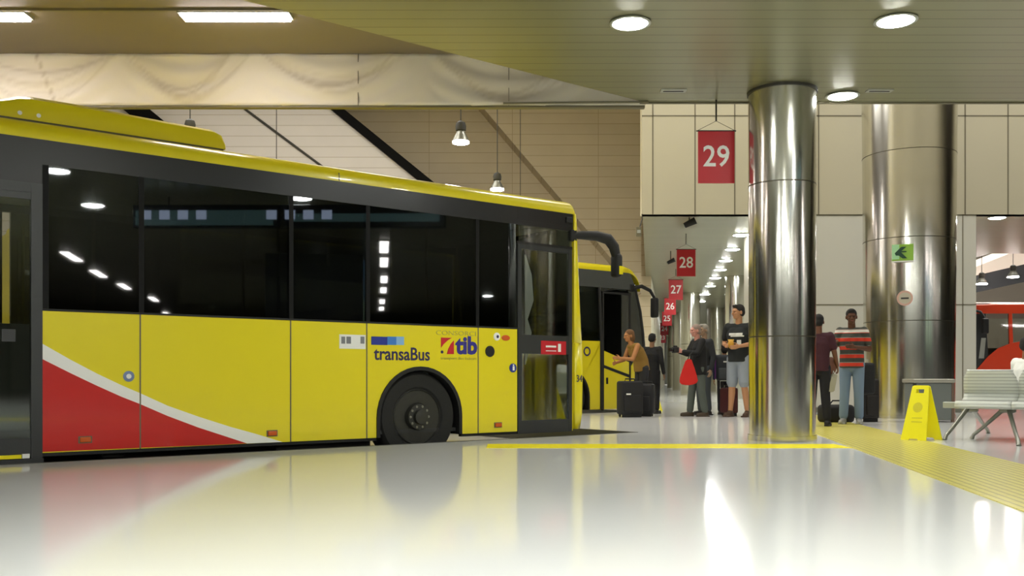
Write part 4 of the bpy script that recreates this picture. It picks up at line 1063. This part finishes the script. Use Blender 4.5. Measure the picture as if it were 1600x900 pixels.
    bm = bmesh.new(); capsule(bm, J['pelvis']+Vector((0, 0, -.03)), J['pelvis']+Vector((0, 0, .0)), .118*fat+g*.4, .112*fat+g*.4, 18)
    for s_ in 'LR':
        hp_, kn, an = J['hip'+s_], J['kn'+s_], J['an'+s_]
        if pants[1] == 'long': capsule(bm, hp_, kn, .098, .075); capsule(bm, kn, lerpv(kn, an, .92), .075, .066)
        else: capsule(bm, hp_, lerpv(hp_, kn, .92), .102, .088)
    remesh('trousers' if pants[1] == 'long' else 'shorts', bm, pm, t, .011, 3)
    som = mat('shoes', shoes, .6)
    for s_ in 'LR':
        bm = bmesh.new(); an = J['an'+s_]; q_ = .02 if s_ == 'L' else -.02; z0 = an.z-.085
        capsule(bm, Vector((an.x, an.y+.03, z0+.045)), Vector((an.x+q_, an.y-.15, z0+.036)), .047, .038, 14); capsule(bm, Vector((an.x, an.y+.01, z0+.07)), Vector((an.x, an.y-.03, z0+.06)), .046, .042)
        box(bm, an.x+min(q_, 0)-.04, an.x+max(q_, 0)+.04, an.y-.17, an.y+.075, z0, z0+.02)
        remesh('shoe', bm, som, t, .010, 2)
    t['J'] = 0; del t['J']
    return t, J, sc
def atp(px, Y): return X(px, Y)
def local(t, v):
    bpy.context.view_layer.update(); return t.matrix_world@Vector(v)

# striped shirt material
def stripes(name, cols, period, z0=0):
    m = mat(name, cols[0], .85); nt = m.node_tree; b_ = nt.nodes['Principled BSDF']
    tc = nt.nodes.new('ShaderNodeTexCoord'); sp = nt.nodes.new('ShaderNodeSeparateXYZ'); nt.links.new(tc.outputs['Object'], sp.inputs[0])
    f = mnode(nt, 'FRACT', mnode(nt, 'ADD', mnode(nt, 'DIVIDE', sp.outputs['Z'], period), 10+z0))
    cr = nt.nodes.new('ShaderNodeValToRGB'); cr.color_ramp.interpolation = 'CONSTANT'
    e = cr.color_ramp.elements; e[0].color = rgb(cols[0]); e[0].position = 0; e[1].position = .5; e[1].color = rgb(cols[1])
    if len(cols) > 2: n_ = e.new(.42); n_.color = rgb(cols[2])
    nt.links.new(f, cr.inputs[0])
    # pale band across the shoulders
    g = mnode(nt, 'MULTIPLY', mnode(nt, 'GREATER_THAN', sp.outputs['Z'], 1.385), mnode(nt, 'LESS_THAN', sp.outputs['Z'], 1.425))
    mx = nt.nodes.new('ShaderNodeMix'); mx.data_type = 'RGBA'; nt.links.new(g, mx.inputs['Factor']); nt.links.new(cr.outputs[0], mx.inputs['A']); mx.inputs['B'].default_value = rgb('#D8D8D0')
    nt.links.new(mx.outputs['Result'], b_.inputs['Base Color']); return m
def printed(name, base, rects):
    """cloth with printed blocks: rects (x0,x1,z0,z1) on the front (y<0)"""
    m = mat(name, base, .85); nt = m.node_tree; b_ = nt.nodes['Principled BSDF']
    tc = nt.nodes.new('ShaderNodeTexCoord'); sp = nt.nodes.new('ShaderNodeSeparateXYZ'); nt.links.new(tc.outputs['Object'], sp.inputs[0])
    tot = None
    for (x0_, x1_, z0_, z1_) in rects:
        q_ = mnode(nt, 'MULTIPLY', mnode(nt, 'GREATER_THAN', sp.outputs['X'], x0_), mnode(nt, 'LESS_THAN', sp.outputs['X'], x1_))
        q_ = mnode(nt, 'MULTIPLY', q_, mnode(nt, 'MULTIPLY', mnode(nt, 'GREATER_THAN', sp.outputs['Z'], z0_), mnode(nt, 'LESS_THAN', sp.outputs['Z'], z1_)))
        q_ = mnode(nt, 'MULTIPLY', q_, mnode(nt, 'LESS_THAN', sp.outputs['Y'], -.02))
        tot = q_ if tot is None else mnode(nt, 'MAXIMUM', tot, q_)
    mx = nt.nodes.new('ShaderNodeMix'); mx.data_type = 'RGBA'; nt.links.new(tot, mx.inputs['Factor']); mx.inputs['A'].default_value = rgb(base); mx.inputs['B'].default_value = rgb('#D9D9D4')
    nt.links.new(mx.outputs['Result'], b_.inputs['Base Color']); return m

# yaw 0 faces the viewer; -90 deg faces left in the picture
D = math.radians
# tall man in shorts
Y = 16.6
tall, J, sc = person('tall dark haired man in black printed t-shirt and pale shorts beside the near steel column', X(1154, Y), Y, D(-35), 1.93,
    dict(head=(0, -.03, 1.635), elL=(.25, .04, 1.15), wrL=(.09, -.20, 1.10), elR=(-.25, .04, 1.15), wrR=(-.13, -.22, 1.12), anL=(.13, .03, .085), anR=(-.12, -.04, .085)),
    skin='#B98763', hair='#15110f', shirt=('#15191a', 'short', -.02), shirt_mat=printed('tshirt_print', '#181c1c', [(-.11, .11, 1.27, 1.31), (-.08, .13, 1.25, 1.27), (.02, .09, 1.10, 1.20)]), pants=('#8E96A0', 'short'), shoes='#4a3424', head_yaw=D(-35), fat=1.0)
p = local(tall, (-.02, -.26, 1.13))
t = thing('snack_packet', 'small yellow packet in the hands of the tall man in shorts', 'packet', tuple(p), D(-20)); obj('wrapper', ell(bmesh.new(), (0, 0, 0), (.055, .03, .075)), mat('packet_yellow', '#C9962A', .5), t, smooth=True)
obj('crimp', B(-.05, .05, -.006, .006, .06, .085), mat('packet_fold', '#d8b050', .5), t)
# camera man
Y = 16.75
cm_, J, sc = person('balding man in black jacket and grey trousers facing left and holding a camera out', X(1091, Y), Y, D(-75), 1.62,
    dict(neck=(0, -.015, 1.45), head=(0, -.06, 1.61), elL=(.22, -.12, 1.18), wrL=(.08, -.36, 1.22), elR=(-.22, -.12, 1.18), wrR=(-.08, -.36, 1.22), anL=(.12, .08, .085), anR=(-.11, -.12, .085), knL=(.11, .01, .5), knR=(-.1, -.08, .5)),
    skin='#C98F80', hair='#8f7d72', hair_style='fringe', shirt=('#101112', 'long', -.10), pants=('#4f5650', 'long'), shoes='#3d3122', fat=1.12)
p = local(cm_, (0, -.47, 1.25))
t = thing('photo_camera', 'small black camera held out by the balding man in the black jacket', 'camera', tuple(p), D(-75))
obj('body', B(-.075, .075, -.04, .04, -.05, .05, .012), M['black'], t); obj('lens', L([(.034, -.11), (.036, -.04), (.03, .0)], 20, 'Y'), M['black_gloss'], t, smooth=True); obj('viewfinder', B(-.025, .025, -.03, .03, .05, .075, .006), M['black'], t)
p = local(cm_, (.17, -.20, .86))
t = thing('red_bag', 'bright red cloth bag hanging in front of the man with the camera', 'bag', (X(1077, 16.35), 16.35, Z(584, 16.35)), D(-10))
t.scale = (.80, .8, .86)
bm = bmesh.new()
pr = [(-.20, -.20), (-.21, -.10), (-.15, .08), (-.07, .28), (.04, .30), (.10, .14), (.16, -.05), (.19, -.16), (.10, -.21), (-.05, -.23)]
a_ = [bm.verts.new((x_, -.07, z_)) for x_, z_ in pr]; b__ = [bm.verts.new((x_*.9, .07, z_)) for x_, z_ in pr]
bm.faces.new(a_); bm.faces.new(list(reversed(b__)))
for i in range(len(pr)): bm.faces.new((a_[i], b__[i], b__[(i+1) % len(pr)], a_[(i+1) % len(pr)]))
bmesh.ops.bevel(bm, geom=list(bm.edges), offset=.02, segments=2, affect='EDGES')
obj('pouch', bm, mat('bag_red', '#C4180F', .8, bump=.5, nscale=10), t, smooth=True)
obj('handle', T([(-.03, 0, .27), (-.0, 0, .36), (.06, 0, .42), (.09, 0, .45)], .011, 8), M['black'], t)
# person behind the camera man
Y = 17.35
person('grey haired person in dark grey jacket standing just behind the man with the camera', X(1100, Y), Y, D(-60), 1.64, dict(),
       skin='#A88a72', hair='#9a948a', hair_style='short', shirt=('#26282b', 'long', -.06), pants=('#41474a', 'long'), shoes='#26221f')
# backpacker (small) behind the tall man
Y = 17.6
bp_, J, sc = person('short person in dark clothes seen from behind wearing a grey backpack', X(1132, Y), Y, D(170), 1.30, dict(),
       skin='#B98763', hair='#171313', hair_style='bob', shirt=('#23264a', 'long', -.05), pants=('#26242a', 'long'), shoes='#2b2523')
p = local(bp_, (0, .20, 1.20))
t = thing('backpack', 'dark grey backpack with purple edge and white mark on the short person', 'backpack', tuple(p), D(-10))
pk = obj('pack', B(-.17, .17, -.11, .09, -.27, .20, .06), mat('pack_grey', '#34373c', .8), t, smooth=True); obj('front_pocket', B(-.12, .12, -.15, -.10, -.24, -.04, .03), mat('pack_grey2', '#4b4f52', .8), t, smooth=True)
obj('side_piping', B(-.18, -.155, -.08, .06, -.24, .12, .01), mat('purple', '#6a2a78', .7), t); obj('brand_patch', B(-.03, .06, -.122, -.108, .06, .085), M['white'], t)
# traveller bending at the coach
Y = 17.2
cv, J, sc = person('bare armed traveller in tan vest reaching forward beside the coach, behind the black luggage', X(1003, Y), Y, D(-70), 1.62,
       dict(belly=(0, -.03, 1.08), chest=(0, -.13, 1.24), neck=(0, -.22, 1.37), head=(0, -.28, 1.53), shL=(.17, -.18, 1.34), shR=(-.17, -.18, 1.34), elL=(.2, -.30, 1.08), wrL=(.12, -.52, 1.10), elR=(-.2, -.28, 1.08), wrR=(-.10, -.50, 1.02)),
       skin='#B07A4C', hair='#6a4a2a', hair_style='bob', shirt=('#8A6A2C', 'none', -.02), pants=('#2c2d31', 'long'), shoes='#20201f')
Y = 18.0
person('person in black clothes standing behind the bending traveller near the coach mirror', X(1019, Y), Y, D(150), 1.50, dict(elL=(.27, .05, 1.16), wrL=(.20, -.12, 1.02)),
       skin='#8d6a50', hair='#151312', shirt=('#141416', 'long', -.25), pants=('#17171a', 'long'), shoes='#151515')
# maroon shirt, back view
Y = 13.45
mr, J, sc = person('dark haired person in maroon shirt and black trousers seen from behind, beside the near column', X(1279, Y), Y, D(158), 1.56,
       dict(elR=(-.24, .02, 1.14), wrR=(-.27, -.14, .94), elL=(.24, .05, 1.14), anL=(.13, .0, .085), anR=(-.13, .03, .085)),
       skin='#6b4634', hair='#0f0c0b', hair_style='short', shirt=('#3B1420', 'short', -.02), pants=('#131218', 'long'), shoes='#141214')
p = local(mr, (-.30, -.10, .78))
t = thing('shoulder_bag', 'brown handbag hanging at the side of the person in the maroon shirt', 'bag', (X(1298, 13.5), 13.5, Z(572, 13.5)), .3)
obj('pouch', ell(bmesh.new(), (0, 0, 0), (.09, .06, .13)), mat('bag_brown', '#6b4330', .7), t, smooth=True); obj('strap', T([(-.04, 0, .10), (-.07, .0, .26), (-.10, .02, .42)], .010, 8), M['black'], t)
t = thing('carrier_bag', 'small crumpled pale carrier bag below the brown handbag', 'bag', (X(1297, 13.42), 13.42, Z(603, 13.42)-.1), .2)
bm = bmesh.new(); prism(bm, [(-.09, 0), (.05, .02), (.07, .14), (.10, .26), (.03, .27), (-.03, .14)], -.04, .04); bmesh.ops.bevel(bm, geom=list(bm.edges), offset=.012, segments=2, affect='EDGES')
obj('pouch', bm, mat('bag_pale', '#A39F8C', .7, bump=.5, nscale=12), t, smooth=True); obj('handle', T([(.04, 0, .25), (.05, 0, .31), (.08, 0, .25)], .006, 6), M['white'], t)
# striped shirt man
Y = 14.0
sp_, J, sc = person('man in red and dark striped shirt and blue jeans left of the wide column', X(1331, Y), Y, D(-25), 1.68,
       dict(head=(.0, -.05, 1.62), elL=(.25, .02, 1.13), wrL=(.06, -.22, 1.16), elR=(-.26, -.02, 1.13), wrR=(-.22, -.26, 1.20), anL=(.10, .05, .085), anR=(-.12, -.03, .085)),
       skin='#5b3a28', hair='#0f0b0a', hair_style='short', shirt=('#555', 'short', -.03), shirt_mat=stripes('striped_shirt', ['#C8361F', '#3b3d36', '#7d8078'], .125), pants=('#6F8296', 'long'), shoes='#9a9a96', head_yaw=D(10), fat=1.08)
t = thing('black_shoulder_bag', 'large black bag hanging at the right hip of the striped shirt man', 'bag', (X(1352, 14.15), 14.15, Z(590, 14.15)), -.2)
obj('pouch', B(-.13, .13, -.08, .08, -.25, .22, .05), cloth_black, t, smooth=True); obj('strap', T([(-.08, 0, .2), (-.16, -.02, .50), (-.20, -.02, .62)], .014, 8), M['black'], t)
suitcase(X(1354, 14.8), 14.8, .3, 'tall black suitcase behind the jeans of the striped shirt man', mat('luggage_black3', '#1b1714', .7), .30, .26, .66, handle=.3)
# seated person at the right edge
Y = 10.9
person('person with dark hair in a white top sitting behind the bench at the right edge', X(1602, 10.6), 10.6, D(105), 1.45,
       dict(pelvis=(0, 0, .60), belly=(0, -.01, .74), chest=(0, -.02, .92), neck=(0, -.02, 1.08), head=(0, -.05, 1.25), shL=(.17, -.01, 1.03), shR=(-.17, -.01, 1.03), elL=(.23, -.06, .78), elR=(-.23, -.06, .78), wrL=(.14, -.28, .70), wrR=(-.14, -.28, .70),
            hipL=(.09, -.03, .57), hipR=(-.09, -.03, .57), knL=(.11, -.45, .56), knR=(-.11, -.45, .56), anL=(.11, -.45, .085), anR=(-.11, -.45, .085)),
       skin='#8a5d44', hair='#17110f', shirt=('#EDEDE6', 'short', -.02), pants=('#3b3f49', 'long'), shoes='#2a2a2a')
